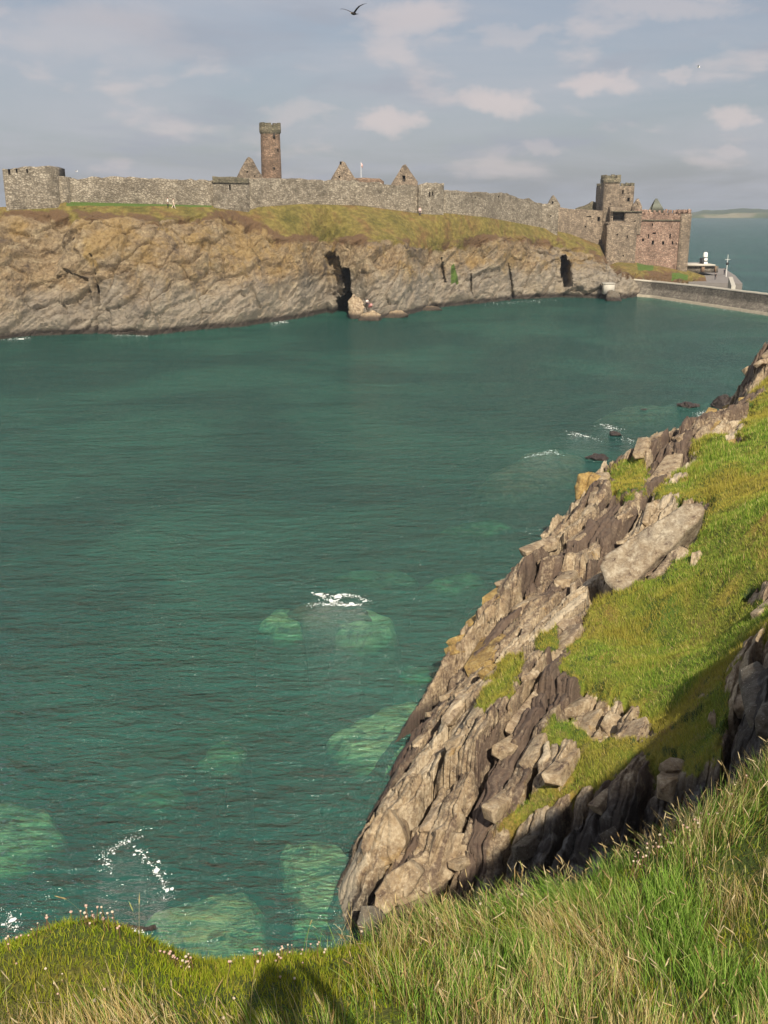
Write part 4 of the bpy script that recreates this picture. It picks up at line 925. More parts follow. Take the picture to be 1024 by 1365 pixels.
for k in range(8):
    a0 = 2*pi*k/8 - pi/2 - 0.08; V_ = []
    for z in (zc+0.98, hT + random.uniform(-0.15, 0.12)):
        for a, r in ((a0-0.30, r0*1.075), (a0+0.0, r0*1.085), (a0+0.30, r0*1.075), (a0+0.30, r0*0.80), (a0-0.30, r0*0.80)): V_.append((r*cos(a), r*sin(a), z))
    bm = bmesh.new(); vs = [bm.verts.new(v) for v in V_]
    for i in range(5): bm.faces.new((vs[i], vs[(i+1) % 5], vs[5+(i+1) % 5], vs[5+i]))
    bm.faces.new(vs[5:]); bm.faces.new(vs[:5][::-1]); me = bpy.data.meshes.new('merlon'); bm.to_mesh(me); bm.free(); link('merlon', me, MAT_MOSSY, rt)
def opening_shade(part, parent, u, v, y, w, h):
    s_ = px_per_m(v, y); p = P(u, v, y); me = box_mesh(part, [(p[0]-w/s_/2, p[0]+w/s_/2, y-0.02, y+0.5, p[2]-h/s_/2, p[2]+h/s_/2)]); me.transform(Matrix.Translation(-Vector(parent.location))); link(part, me, MAT_HOLE_SHADE, parent)
opening_shade('window', rt, 365.5, 180.5, yt - r0*0.95, 2.6, 7); opening_shade('window', rt, 370.5, 199, yt - r0*0.78, 1.6, 2.4); opening_shade('window', rt, 365.5, 224, yt - r0*0.96, 2.6, 3)  # flush dark boxes, painted as the shade of openings

def gable(u0, u1, tops, vb_, y, m, holes, label, seed):
    g = tag(empty('ruined_gable', VP((u0+u1)/2, vb_, y)), label, 'ruin')
    pxwall('gable_wall', g, u0, u1, tops, vb_, y, 0.9, m, holes, seed, 0.12, extra=3.0, res=0.45)
gable(314, 352, [(314, 239), (322, 224), (330, 211), (333, 209), (337, 212), (343, 225), (352, 238)], 244, 193, MAT_KEEP, [(330, 229, 1.8, 2.6), (340, 235, 1.6, 2.6)], 'pointed tan ruined gable left of the round tower', 41)
gable(440, 474, [(440, 241), (449, 226), (455, 215), (459, 214), (463, 221), (474, 238)], 246, 208, MAT_KEEP, [(454.5, 217.5, 2.4, 4), (452.5, 236, 2, 3)], 'pointed ruined gable midway between round tower and gatehouse', 42)
gable(521, 557, [(521, 246), (531, 230), (537, 220), (541, 219), (546, 227), (557, 242)], 250, 214, MAT_KEEP, [(538.5, 238, 4, 8), (534, 228, 1.2, 2)], 'pointed ruined gable with an arched window beside the square wall tower', 43)
gable(729, 747, [(729, 275), (735, 262), (738, 260), (741, 264), (747, 274)], 280, 247, MAT_WALL, [(736.5, 270, 2, 3.2)], 'smallest ruined gable near the gatehouse', 44)
rw = tag(empty('ruined_wall', VP(490, 246, 212)), 'low reddish ruined wall between two pointed gables', 'ruin'); pxwall('wall_section', rw, 472, 512, [(472, 237), (510, 238), (512, 242)], 246, 212, 0.8, MAT_TOWER, (), 45, 0.15)
# flag pole
fp = tag(empty('flagpole', VP(481.5, 244, 213)), 'thin pale flagpole behind the curtain wall', 'flagpole')
p0 = P(481.5, 244, 213); p1 = P(481.5, 216, 213)
def tube_pts(pts, r, n=8):
    V_, F_ = [], []; pts = [Vector(p) for p in pts]; m = len(pts)
    for k, p in enumerate(pts):
        d = (pts[min(k+1, m-1)] - pts[max(k-1, 0)]).normalized(); a = d.orthogonal().normalized(); b = d.cross(a); rr = r[k] if hasattr(r, '__len__') else r
        for i in range(n): V_.append(p + (a*cos(2*pi*i/n) + b*sin(2*pi*i/n))*rr)
    for k in range(m-1):
        for i in range(n): F_.append((k*n+i, k*n+(i+1) % n, (k+1)*n+(i+1) % n, (k+1)*n+i))
    F_ += [(0, i+1, i, i) for i in range(1, n-1)]; F_ += [((m-1)*n, (m-1)*n+i, (m-1)*n+i+1, (m-1)*n+i+1) for i in range(1, n-1)]
    return V_, F_
v_, f_ = tube_pts([(0, 0, -3), (0, 0, p1[2]-p0[2])], [0.07, 0.04]); link('pole', np_mesh('pole', [tuple(v) for v in v_], f_), MAT_WHITE, fp)
zt_ = p1[2]-p0[2]; fv = []
for i in range(7):
    for k in range(2): fv.append((0.05 + 0.1*i*0.8, 0.12*sin(i*1.1), zt_ - 0.15 - 0.75*k - 0.05*i))
me = np_mesh('flag', fv, [(2*i, 2*i+1, 2*i+3, 2*i+2) for i in range(6)]); fo = link('flag', me, plain('faded_flag_cloth', (0.55, 0.36, 0.34)), fp); fo.scale = (0.7, 0.7, 1.0); sm = fo.modifiers.new('t', 'SOLIDIFY'); sm.thickness = 0.02

# ------------------------------------------------------------------ causeway, quay, light
Uc = np.linspace(838, 1200, 120)
vt_ = interp(Uc, [(838, 394), (868, 396), (900, 401), (960, 410), (1024, 420), (1200, 452)])
toe = PZ(Uc, vt_, 0.15); ytoe = toe[:, 1]
vc_ = interp(Uc, [(838, 371), (868, 374), (930, 380), (1024, 391), (1200, 412)])
va_ = interp(Uc, [(838, 383), (868, 384.5), (930, 392), (1024, 406), (1200, 433)])
ap_ = P(Uc, va_, ytoe + 2.6); ct = P(Uc, vc_, ytoe + 3.1)
kerb_t = toe + np.array([0, 0.15, 0.35]); kerb_b = toe + np.array([0, 0.9, 0.40])
rowsets = dict(sea_wall=([toe + np.array([0, 0.6, 0.3]), ap_ + 0, ct - np.array([0, 0, 0.3])], MAT_SEAWALL),
               coping=([ct + np.array([0, -0.12, -0.32]), ct + np.array([0, -0.12, 0.0]), ct + np.array([0, 0.75, 0.02]), ct + np.array([0, 0.75, -2.4])], MAT_COPING),
               toe_kerb=([toe + np.array([0, 0, -1.5]), kerb_t, kerb_b, toe + np.array([0, 0.95, 0.0])], MAT_TOE))
cz = tag(empty('causeway', Vector(toe[40])), 'pale topped stone causeway wall sloping to the water at the right', 'sea wall')
for nm, (rws, m_) in rowsets.items():
    R2 = []
    for a, b in zip(rws[:-1], rws[1:]):
        k = 6 if nm == 'sea_wall' else 1
        for f in range(k): R2.append(a + (b-a)*f/k)
    R2.append(rws[-1]); R2 = np.array(R2)
    if nm == 'sea_wall': R2 = R2 + 0.10*fbm(R2/0.8, 3, 7)[..., None]*np.array([0, -1, 0.4])
    else: R2 = R2 + 0.04*fbm(R2/0.9, 2, 9)[..., None]*np.array([0, 1, 1.0])
    link(nm, np_mesh(nm, R2.reshape(-1, 3) - np.array(cz.location), grid_faces(len(R2), len(Uc))), m_, cz)
# road behind the wall and quay
road = np.concatenate([ct + np.array([0, 0.76, -1.0]), ct + np.array([1.0, 10, -1.15])]); n_ = len(Uc)
me = np_mesh('causeway_road', road, [(i, i+1, n_+i+1, n_+i) for i in range(n_-1)])
tag(link('causeway_road', me, MAT_PAVE), 'paved road along the top of the causeway', None, None, 'structure')
qz = 2.5
qp = [PZ(918, 376, qz), PZ(990, 378, qz), PZ(980, 367, qz), PZ(966, 358, qz), PZ(918, 357, qz)]
bm = bmesh.new(); a = [bm.verts.new(p) for p in qp]; b = [bm.verts.new(Vector(p) - Vector((0, 0, 4))) for p in qp]
bm.faces.new(a)
for i in range(5): bm.faces.new((a[i], b[i], b[(i+1) % 5], a[(i+1) % 5]))
me = bpy.data.meshes.new('quay'); bm.to_mesh(me); bm.free()
tag(link('quay', me, MAT_PAVE), 'grey quay beyond the causeway', None, None, 'structure')
yp = 262.0
pier = tag(empty('pier_platform', PZ(938, 362, qz)), 'pale concrete pier platform behind the gatehouse corner', 'pier')
def pbox(part, parent, u0, u1, v0, v1, y, depth, m, jit=0.02):
    a = P(u0, v1, y); b = P(u1, v0, y); me = box_mesh(part, [(a[0], b[0], y, y+depth, a[2], b[2])], jit); me.transform(Matrix.Translation(-Vector(parent.location))); return link(part, me, m, parent)
pbox('deck', pier, 916, 954, 352.6, 354.8, yp, 12, MAT_CONC)
pbox('wall', pier, 917, 958, 354.8, 363.5, yp + 0.8, 11, MAT_SEAWALL)
pbox('pillar', pier, 935, 940, 354.8, 362.6, yp + 0.25, 0.6, MAT_WOOD); pbox('pillar', pier, 953, 955.5, 354.8, 363, yp + 0.25, 0.6, MAT_WOOD)
lhb = PZ(939.5, 352, float(P(939, 352.6, yp)[2])); yl = yp + 4
lb = P(939.5, 351.5, yl); sL = px_per_m(345, yl)
lh = tag(empty('harbour_light', (lb[0], yl, lb[2] - 0.4)), 'small white harbour light with a black band on the pier', 'lighthouse')
def cyl(part, parent, prof, m, n=20): return link(part, lathe(part, prof + [(0.001, prof[-1][1])], n, 0.0), m, parent, False)
def L_(px): return px/sL
cyl('base', lh, [(L_(3.6), 0), (L_(3.6), L_(4.0)), (L_(3.2), L_(4.6))], MAT_WHITE)
cyl('black_band', lh, [(L_(2.6), L_(4.4)), (L_(2.6), L_(6.2))], MAT_BLACK)
cyl('drum', lh, [(L_(3.1), L_(6.2)), (L_(3.1), L_(9.2))], MAT_WHITE)
cyl('black_band', lh, [(L_(2.2), L_(9.0)), (L_(2.2), L_(10.6))], MAT_BLACK)
cyl('lantern', lh, [(L_(2.9), L_(10.6)), (L_(2.7), L_(16.0)), (L_(1.6), L_(17.0))], MAT_WHITE)
me = box_mesh('annex', [(-L_(5.6), -L_(2.6), -1.0, 1.0, 0, L_(9.5))]); link('annex', me, MAT_BLACK, lh)
mast = tag(empty('signal_mast', PZ(968, 369, qz)), 'thin pale mast on the quay edge', 'mast')
v_, f_ = tube_pts([(0, 0, 0), (0, 0, 5.4)], [0.10, 0.05]); link('pole', np_mesh('pole', [tuple(v) for v in v_], f_), MAT_WHITE, mast)
link('sign_plate', box_mesh('sign_plate', [(-0.35, 0.35, -0.12, -0.05, 2.9, 3.5)]), MAT_BLACK, mast)
v_, f_ = tube_pts([(-0.7, 0, 4.2), (0.7, 0, 4.2)], 0.04); link('crossarm', np_mesh('crossarm', [tuple(v) for v in v_], f_), MAT_WHITE, mast)
rp = tag(empty('slipway_parapet', PZ(976, 379, qz)), 'pale stepped parapet end beside the causeway', 'parapet')
a = PZ(974, 369, qz + 1.6); b_ = PZ(978, 381, qz + 0.6)
bm = bmesh.new(); w_ = 0.45
vs = [bm.verts.new(Vector(p) - rp.location) for p in [(a[0]-w_, a[1], 1.5), (a[0]+w_, a[1], 1.5), (a[0]+w_, a[1], a[2]), (a[0]-w_, a[1], a[2]), (b_[0]-w_, b_[1], 1.5), (b_[0]+w_, b_[1], 1.5), (b_[0]+w_, b_[1], b_[2]), (b_[0]-w_, b_[1], b_[2])]]
for f in ((0, 1, 2, 3), (7, 6, 5, 4), (3, 2, 6, 7), (0, 3, 7, 4), (1, 5, 6, 2), (0, 4, 5, 1)): bm.faces.new([vs[i] for i in f])
me = bpy.data.meshes.new('parapet_wall'); bm.to_mesh(me); bm.free(); link('parapet_wall', me, MAT_CONC, rp)
# white hut and rocks at the end of the causeway
hutp = isle_hit(812, 389); hy = hutp.y - 0.5
hut = tag(empty('concrete_hut', (hutp.x, hy, hutp.z)), 'small white concrete block at the water below the gatehouse', 'hut')
pbox('wall', hut, 805, 820, 378.5, 392, hy - 1.2, 2.4, MAT_CONC, 0.05); pbox('roof_slab', hut, 804.4, 820.6, 377.4, 378.6, hy - 1.35, 2.7, MAT_CONC, 0.03)
o = outline_slab('boulder', [(808, 398), (810, 388), (816, 386), (826, 392), (829, 402), (812, 404)], hy - 4.0, (-0.1, -0.9, 0.4), 2.2, 91, MAT_GREYROCK, 0.12, bulge=0.3); tag(o, 'dark grey boulder in front of the white concrete block', 'rock')
o = outline_slab('boulder', [(464, 402), (470, 393), (475, 392), (484, 402), (486, 412), (478, 424), (468, 428), (464, 416)], float(isle_hit(474, 410).y) - 1.4, (-0.45, -0.8, 0.35), 3.0, 92, MAT_PALE, 0.16, bulge=0.2); tag(o, 'pale wedge shaped boulder at the mouth of the sea cave', 'rock')
for k, (pts, lab) in enumerate([([(476, 428), (482, 418), (497, 414), (508, 419), (504, 428)], 'low pale rock at the water right of the cave boulder'),
                                ([(505, 426), (515, 416), (535, 413), (545, 419), (530, 425)], 'long low ledge of rock second right of the cave boulder'),
                                ([(545, 420), (560, 410), (582, 408), (590, 412), (565, 418)], 'long low ledge of rock third right of the cave boulder')]):
    c_ = np.mean(pts, 0); o = outline_slab('ledge_rock', pts, float(isle_hit(*c_).y) - 1.5, (-0.1, -0.7, 0.7), 2.5, 95 + k, MAT_ROCK, 0.18, bulge=0.2); tag(o, lab, 'rock')

# far coast
uu = np.linspace(880, 1500, 120); rowsC = []
yfar = 2050.0
ht = interp(uu, [(880, 0), (915, 2), (940, 13), (980, 17), (1024, 16), (1100, 22), (1500, 30)]) + 3*fbm(v3(uu/18, 0*uu, 0*uu), 4, 5)
for dy, hh in ((0, -0.08), (18, 0.42), (60, 0.62), (260, 0.92), (620, 1.0), (1200, 0.85), (1700, -0.1)):
    p = P(uu, 0*uu + 290, yfar + 0*uu); rowsC.append(np.stack([p[:, 0]*(1 + dy/yfar), p[:, 1] + dy + 25*fbm(v3(uu/25, 0*uu + dy, 0*uu), 3, 6), np.maximum(ht*hh + (1.5*fbm(v3(uu/9, 0*uu+dy, 0*uu), 3, 8) if 0 < hh < 1 else 0), -4)], -1))
def m_coast(nt, b):
    pos = geo_pos(nt); n = noise(nt, pos, 0.006, 4, 0.6); z = node(nt, 'ShaderNodeSeparateXYZ', Vector=pos).outputs[2]
    c = mixc(nt, mapr(nt, n, 0.4, 0.6), (0.035, 0.055, 0.03), (0.08, 0.10, 0.04))
    cl = math_n(nt, 'MULTIPLY', mapr(nt, z, 10.5, 7.5), mapr(nt, noise(nt, pos, 0.012, 3, 0.5), 0.50, 0.58))
    nt.links.new(mixc(nt, math_n(nt, 'MULTIPLY', cl, 0.35), c, (0.33, 0.25, 0.21)), b.inputs['Base Color']); b.inputs['Roughness'].default_value = 0.95
R2 = np.array(rowsC)
tag(link('far_coast', np_mesh('far_coast', R2.reshape(-1, 3), grid_faces(len(R2), len(uu))), mat('far_fields', m_coast), None, True), 'low blue coast on the horizon at the right', None, None, 'structure')
# EXTRA2

# ================================================================== GRASS AND FLOWERS
def m_blade(nt, b):
    nt.nodes.remove(b); out = nt.nodes['Material Output']
    c = node(nt, 'ShaderNodeAttribute', dict(attribute_name='col')).outputs['Color']
    d = node(nt, 'ShaderNodeBsdfDiffuse', Color=c); t = node(nt, 'ShaderNodeBsdfTranslucent', Color=c)
    m = node(nt, 'ShaderNodeMixShader', Fac=0.30); nt.links.new(d.outputs[0], m.inputs[1]); nt.links.new(t.outputs[0], m.inputs[2])
    nt.links.new(m.outputs[0], out.inputs['Surface'])
MAT_BLADE = mat('grass_blades', m_blade)
def blades(base, height, width, lean, col0, col1, segs, r):
    """base (n,3); lean (n,2) horizontal tip offset; colours root->tip; returns verts, tris, cols"""
    n = len(base); th = r.uniform(0, 2*pi, n); sd = np.stack([np.cos(th), np.sin(th), 0*th], -1)
    V_, C_ = [], []
    for k in range(segs + 1):
        f = k/segs; cpos = base + np.stack([lean[:, 0]*f**2, lean[:, 1]*f**2, height*(f - 0.18*f**3*np.minimum(1, np.hypot(*lean.T)/np.maximum(height, 1e-3)))], -1)
        cc = col0 + (col1 - col0)*f
        if k < segs:
            w = width*(1 - 0.75*f)
            V_ += [cpos - sd*w[:, None]/2, cpos + sd*w[:, None]/2]; C_ += [cc, cc]
        else: V_ += [cpos]; C_ += [cc]
    m = 2*segs + 1; V_ = np.stack(V_, 1).reshape(-1, 3); C_ = np.stack(C_, 1).reshape(-1, 3)
    F_ = []
    for k in range(segs - 1): a = 2*k; F_ += [(a, a+1, a+3), (a, a+3, a+2)]
    F_.append((2*segs-2, 2*segs-1, 2*segs)); F_ = np.array(F_)
    return V_, (np.arange(n)[:, None, None]*m + F_[None]).reshape(-1, 3), C_
def join(parts):
    V_, F_, C_ = [], [], []; b = 0
    for v, f, c in parts: V_.append(v); F_.append(f + b); C_.append(c); b += len(v)
    return np.concatenate(V_), np.concatenate(F_), np.concatenate(C_)
def pal(r, n, cols, wts):
    c = np.array(cols)[r.choice(len(cols), n, p=np.array(wts)/sum(wts))]; return c*r.uniform(0.75, 1.25, (n, 1))
GREENS = [(0.10, 0.17, 0.018), (0.15, 0.20, 0.03), (0.20, 0.22, 0.045), (0.34, 0.29, 0.10), (0.42, 0.34, 0.16), (0.06, 0.115, 0.015)]
r = np.random.default_rng(21)
# turf on the headland
cand = np.where(((vegm > 0.45) & (hu > 560) & (hu < 1060) & (hv < 1130)).ravel())[0]
wt = (Yh.ravel()[cand])**0.7; k = r.choice(cand, 150000, p=wt/wt.sum())
bx_ = np.stack([Xd.ravel()[k], Yd.ravel()[k], Zd.ravel()[k] - 0.02], -1); bx_[:, :2] += r.normal(0, 0.03, (len(k), 2))*(bx_[:, 1:2]/30)
n = len(k); patch = fbm(bx_/np.array([1.7, 1.7, 9]), 3, 33)
hgt = (0.06 + 0.10*r.random(n) + 0.26*np.clip(patch, 0, 1))*(1 + 0.012*(bx_[:, 1] - 25))
cc = pal(r, n, GREENS, [3, 3.2, 2.2, 0.7, 0.25, 2.5]); dry = np.clip(0.42 + 2.2*fbm(bx_/np.array([3.0, 3.0, 9]), 4, 34) + 0.8*sstep(-veg_h.ravel()[k], -14, 4), 0, 1)[:, None]
cc = cc*1.9; cc = cc*(1 - 0.65*dry) + 0.65*dry*np.array([0.46, 0.34, 0.07])
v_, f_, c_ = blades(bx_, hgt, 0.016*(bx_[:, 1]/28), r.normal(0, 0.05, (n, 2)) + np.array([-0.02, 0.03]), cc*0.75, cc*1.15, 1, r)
tag(link('headland_turf', np_mesh('headland_turf', v_, f_, None, dict(col=c_)), MAT_BLADE), 'short green and straw turf covering the headland', None, None, 'stuff')
# near slope
def scatter(n, r, ymin=2.6, ymax=7.0, k=0.62):
    n = int(n*1.35); y = np.sqrt(r.uniform(ymin**2, ymax**2, n)); x = r.uniform(-k, k*1.7, n)*y
    z = near_h(x, y); u, v = proj(v3(x, y, z)); return x, y, z, u, v
def tallness(u, v, x, y):
    t = sstep(u + 60*fbm(v3(x/0.5, y/0.5, 0*x), 3, 44), 400, 620)
    return np.maximum(t, sstep(v - 1320 - 0.10*u + 40*fbm(v3(x/0.4, y/0.4, 0*x), 2, 45), 0, 40)*0.75)
parts = []
x, y, z, u, v = scatter(120000, r); t = tallness(u, v, x, y); keep = (r.random(len(x)) > t*0.5)
x, y, z, u, v, t = (a[keep] for a in (x, y, z, u, v, t)); n = len(x)
cl = fbm(v3(x/0.35, y/0.35, 0*x), 3, 46); br = np.clip(0.5 + 1.5*fbm(v3(x/0.6, y/0.6, 0*x), 3, 47), 0, 1)[:, None]
cc = pal(r, n, [(0.20, 0.29, 0.018), (0.31, 0.38, 0.028), (0.40, 0.40, 0.05), (0.50, 0.40, 0.09)], [3, 3, 2, 0.6]); cc = cc*(1 - 0.35*br) + 0.35*br*np.array([0.22, 0.17, 0.03])
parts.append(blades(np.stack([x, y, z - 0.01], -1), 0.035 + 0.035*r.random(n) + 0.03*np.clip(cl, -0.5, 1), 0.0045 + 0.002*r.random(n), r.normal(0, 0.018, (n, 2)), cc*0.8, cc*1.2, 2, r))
x, y, z, u, v = scatter(95000, r); t = tallness(u, v, x, y)
tuft = np.clip(0.55 + 1.1*fbm(v3(x/0.28, y/0.28, 0*x), 2, 48), 0.05, 1); keep = (r.random(len(x)) < t*tuft)
x, y, z, u, v, t, tuft = (a[keep] for a in (x, y, z, u, v, t, tuft)); n = len(x)
dry = np.clip(0.38 + 1.7*fbm(v3(x/0.55, y/0.55, 0*x), 3, 49) + 0.35*sstep(1215 - v, -60, 60) + 0.25*sstep(v, 1300, 1365), 0, 0.95)
isdry = r.random(n) < dry*0.85
cg = 1.6*pal(r, n, [(0.10, 0.19, 0.025), (0.16, 0.25, 0.045), (0.24, 0.30, 0.08), (0.07, 0.13, 0.02)], [3, 3, 1.6, 1.6]); cd = 1.2*pal(r, n, [(0.50, 0.40, 0.18), (0.38, 0.27, 0.10), (0.60, 0.50, 0.28), (0.27, 0.16, 0.07)], [3, 2, 1.5, 0.8])
cc = np.where(isdry[:, None], cd, cg)
flow = np.stack([fbm(v3(x/0.6, y/0.6, 0*x), 2, 50), fbm(v3(x/0.6, y/0.6, 0*x), 2, 52)], -1)
hgt = (0.10 + 0.16*r.random(n))*(0.6 + 0.6*tuft)*np.where(isdry, 1.15, 1)
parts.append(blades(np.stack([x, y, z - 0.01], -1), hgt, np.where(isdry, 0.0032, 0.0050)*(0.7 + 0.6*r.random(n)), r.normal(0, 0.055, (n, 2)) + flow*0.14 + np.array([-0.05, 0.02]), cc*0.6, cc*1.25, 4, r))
v_, f_, c_ = join(parts)
tag(link('meadow_grass', np_mesh('meadow_grass', v_, f_, None, dict(col=c_)), MAT_BLADE), 'green and straw coloured grass on the near slope', None, None, 'stuff')
# dry stalks with feathery seed heads
x, y, z, u, v = scatter(2600, r); t = np.maximum(tallness(u, v, x, y), 0.03); keep = r.random(len(x)) < t*0.85
x, y, z = x[keep], y[keep], z[keep]; n = len(x); hgt = r.uniform(0.16, 0.36, n); ln = r.normal(0, 0.07, (n, 2)) + np.array([-0.03, 0.0])
cc = pal(r, n, [(0.55, 0.43, 0.22), (0.62, 0.52, 0.32), (0.40, 0.28, 0.13), (0.40, 0.40, 0.15)], [3, 2, 1, 1])
parts = [blades(np.stack([x, y, z - 0.01], -1), hgt, np.full(n, 0.0030), ln, cc*0.7, cc, 4, r)]
hv_, hf_, hc_ = [], [], []
for i in range(n):
    tip = np.array([x[i] + ln[i, 0], y[i] + ln[i, 1], z[i] - 0.01 + hgt[i]*(1 - 0.18*min(1, math.hypot(*ln[i])/hgt[i]))]); d = np.array([ln[i, 0]*2, ln[i, 1]*2, hgt[i]*0.8]); d /= np.linalg.norm(d)
    L = r.uniform(0.04, 0.10); w = r.uniform(0.0022, 0.0052); a = np.cross(d, [0.3, 1, 0.1]); a /= np.linalg.norm(a); b_ = np.cross(d, a); o = len(hv_); st_ = tip - d*L*0.75
    for f, rr in ((0, 0.25), (0.3, 1), (0.65, 0.8)):
        for q_ in range(4):
            an = q_*pi/2 + f*2; hv_.append(st_ + d*L*f + (a*cos(an) + b_*sin(an))*w*rr*r.uniform(0.7, 1.3)); hc_.append(cc[i]*0.95)
    hv_.append(st_ + d*L); hc_.append(cc[i])
    for k2 in range(2):
        for q_ in range(4): p_ = o + k2*4; hf_ += [(p_+q_, p_+(q_+1) % 4, p_+4+(q_+1) % 4), (p_+q_, p_+4+(q_+1) % 4, p_+4+q_)]
    for q_ in range(4): hf_.append((o+8+q_, o+8+(q_+1) % 4, o+12))
parts.append((np.array(hv_), np.array(hf_), np.array(hc_)))
v_, f_, c_ = join(parts)
tag(link('seeding_grass', np_mesh('seeding_grass', v_, f_, None, dict(col=c_)), MAT_BLADE), 'dry straw stalks with seed heads standing in the near grass', None, None, 'stuff')

# thrift (sea pinks)
MAT_THRIFT = [plain('faded_pink_petals', (0.52, 0.34, 0.28), 0.8, 0.4, 90), plain('pale_papery_petals', (0.56, 0.46, 0.35), 0.8, 0.3, 90)]
MAT_STEM = plain('brown_flower_stem', (0.16, 0.085, 0.04))
heads = []
for k in range(4):
    bm = bmesh.new(); bmesh.ops.create_icosphere(bm, subdivisions=2, radius=1.0)
    for v in bm.verts:
        v.co *= 1 + 0.28*float(fbm(np.array([v.co[:]])*2.2 + k*7, 2, k)[0]); v.co.z *= 0.8
    me = bpy.data.meshes.new('flower_head'); bm.to_mesh(me); bm.free(); me.materials.append(MAT_THRIFT[k % 2]); heads.append(me)
stems = []
for k in range(3):
    v_, f_ = tube_pts([(0, 0, 0), (0.10*(k-1), 0.05, 0.5), (0.16*(k-1), 0.02*k, 1.0)], [0.020, 0.018, 0.015], 5); me = np_mesh('stem', [tuple(v) for v in v_], f_); me.materials.append(MAT_STEM); stems.append(me)
yedge = [(0, 4.6), (100, 4.7), (180, 4.75), (250, 4.8), (330, 4.9), (400, 5.0), (500, 5.2), (600, 5.4), (700, 5.6), (850, 5.8), (950, 5.9), (1024, 6.0)]
for (u0, u1, back0, back1, cnt, label, grp) in [(8, 130, -0.12, 0.25, 14, 'small pale thrift flower on the crest of the left mossy mound', 'thrift on the left mound'),
        (108, 130, -0.05, 0.1, 8, 'small pale thrift flower on the crest of the left mossy mound', 'thrift on the left mound'),
        (138, 165, -0.1, 0.15, 9, 'faded thrift flower at the right shoulder of the mossy mound', 'thrift on the mound shoulder'),
        (218, 262, -0.15, 0.2, 16, 'brown stemmed thrift flower in the dip between the mounds', 'thrift in the dip'),
        (300, 440, -0.1, 0.25, 26, 'pale thrift flower along the rim in the middle of the near slope', 'thrift along the middle rim'),
        (835, 905, -0.25, 0.25, 22, 'pinkish thrift flower on the rim before the shadowed gully', 'thrift at the gully rim'),
        (905, 1005, -0.3, 0.2, 22, 'pinkish thrift flower high on the right rim of the slope', 'thrift on the right rim'),
        (470, 760, -0.2, 0.3, 14, 'single faded thrift flower among the tall rim grass', 'thrift among tall grass'),
        (20, 420, 0.25, 1.1, 22, 'tiny pale flower in the short turf of the left slope', 'flowers in the turf')]:
    for _ in range(cnt):
        u = r.uniform(u0, u1); y = float(interp(u, yedge)) - r.uniform(back0, back1); v = float(interp(u, [(0, 1278), (100, 1236), (250, 1302), (500, 1262), (850, 1160), (1024, 1045)]))
        x = float(P(u, v, y)[0]); z = float(near_h(np.array([x]), np.array([y]))[0]); hgt = r.uniform(0.05, 0.13)*(1.5 if u > 500 else 1)*(0.45 if 'tiny' in label else 1)
        e = empty('thrift_flower', (x, y, z - 0.01), r.uniform(0, 6.3)); tag(e, label, 'flower', grp)
        k = r.integers(3); s_ = bpy.data.objects.new('stem', stems[k]); COL.objects.link(s_); s_.parent = e; s_.scale = (hgt, hgt, hgt); 
        h_ = bpy.data.objects.new('flower_head', heads[r.integers(4)]); COL.objects.link(h_); h_.parent = e; h_.location = (0.16*(k-1)*hgt, 0.02*k*hgt, hgt); w = r.uniform(0.0045, 0.0095); h_.scale = (w, w, w)

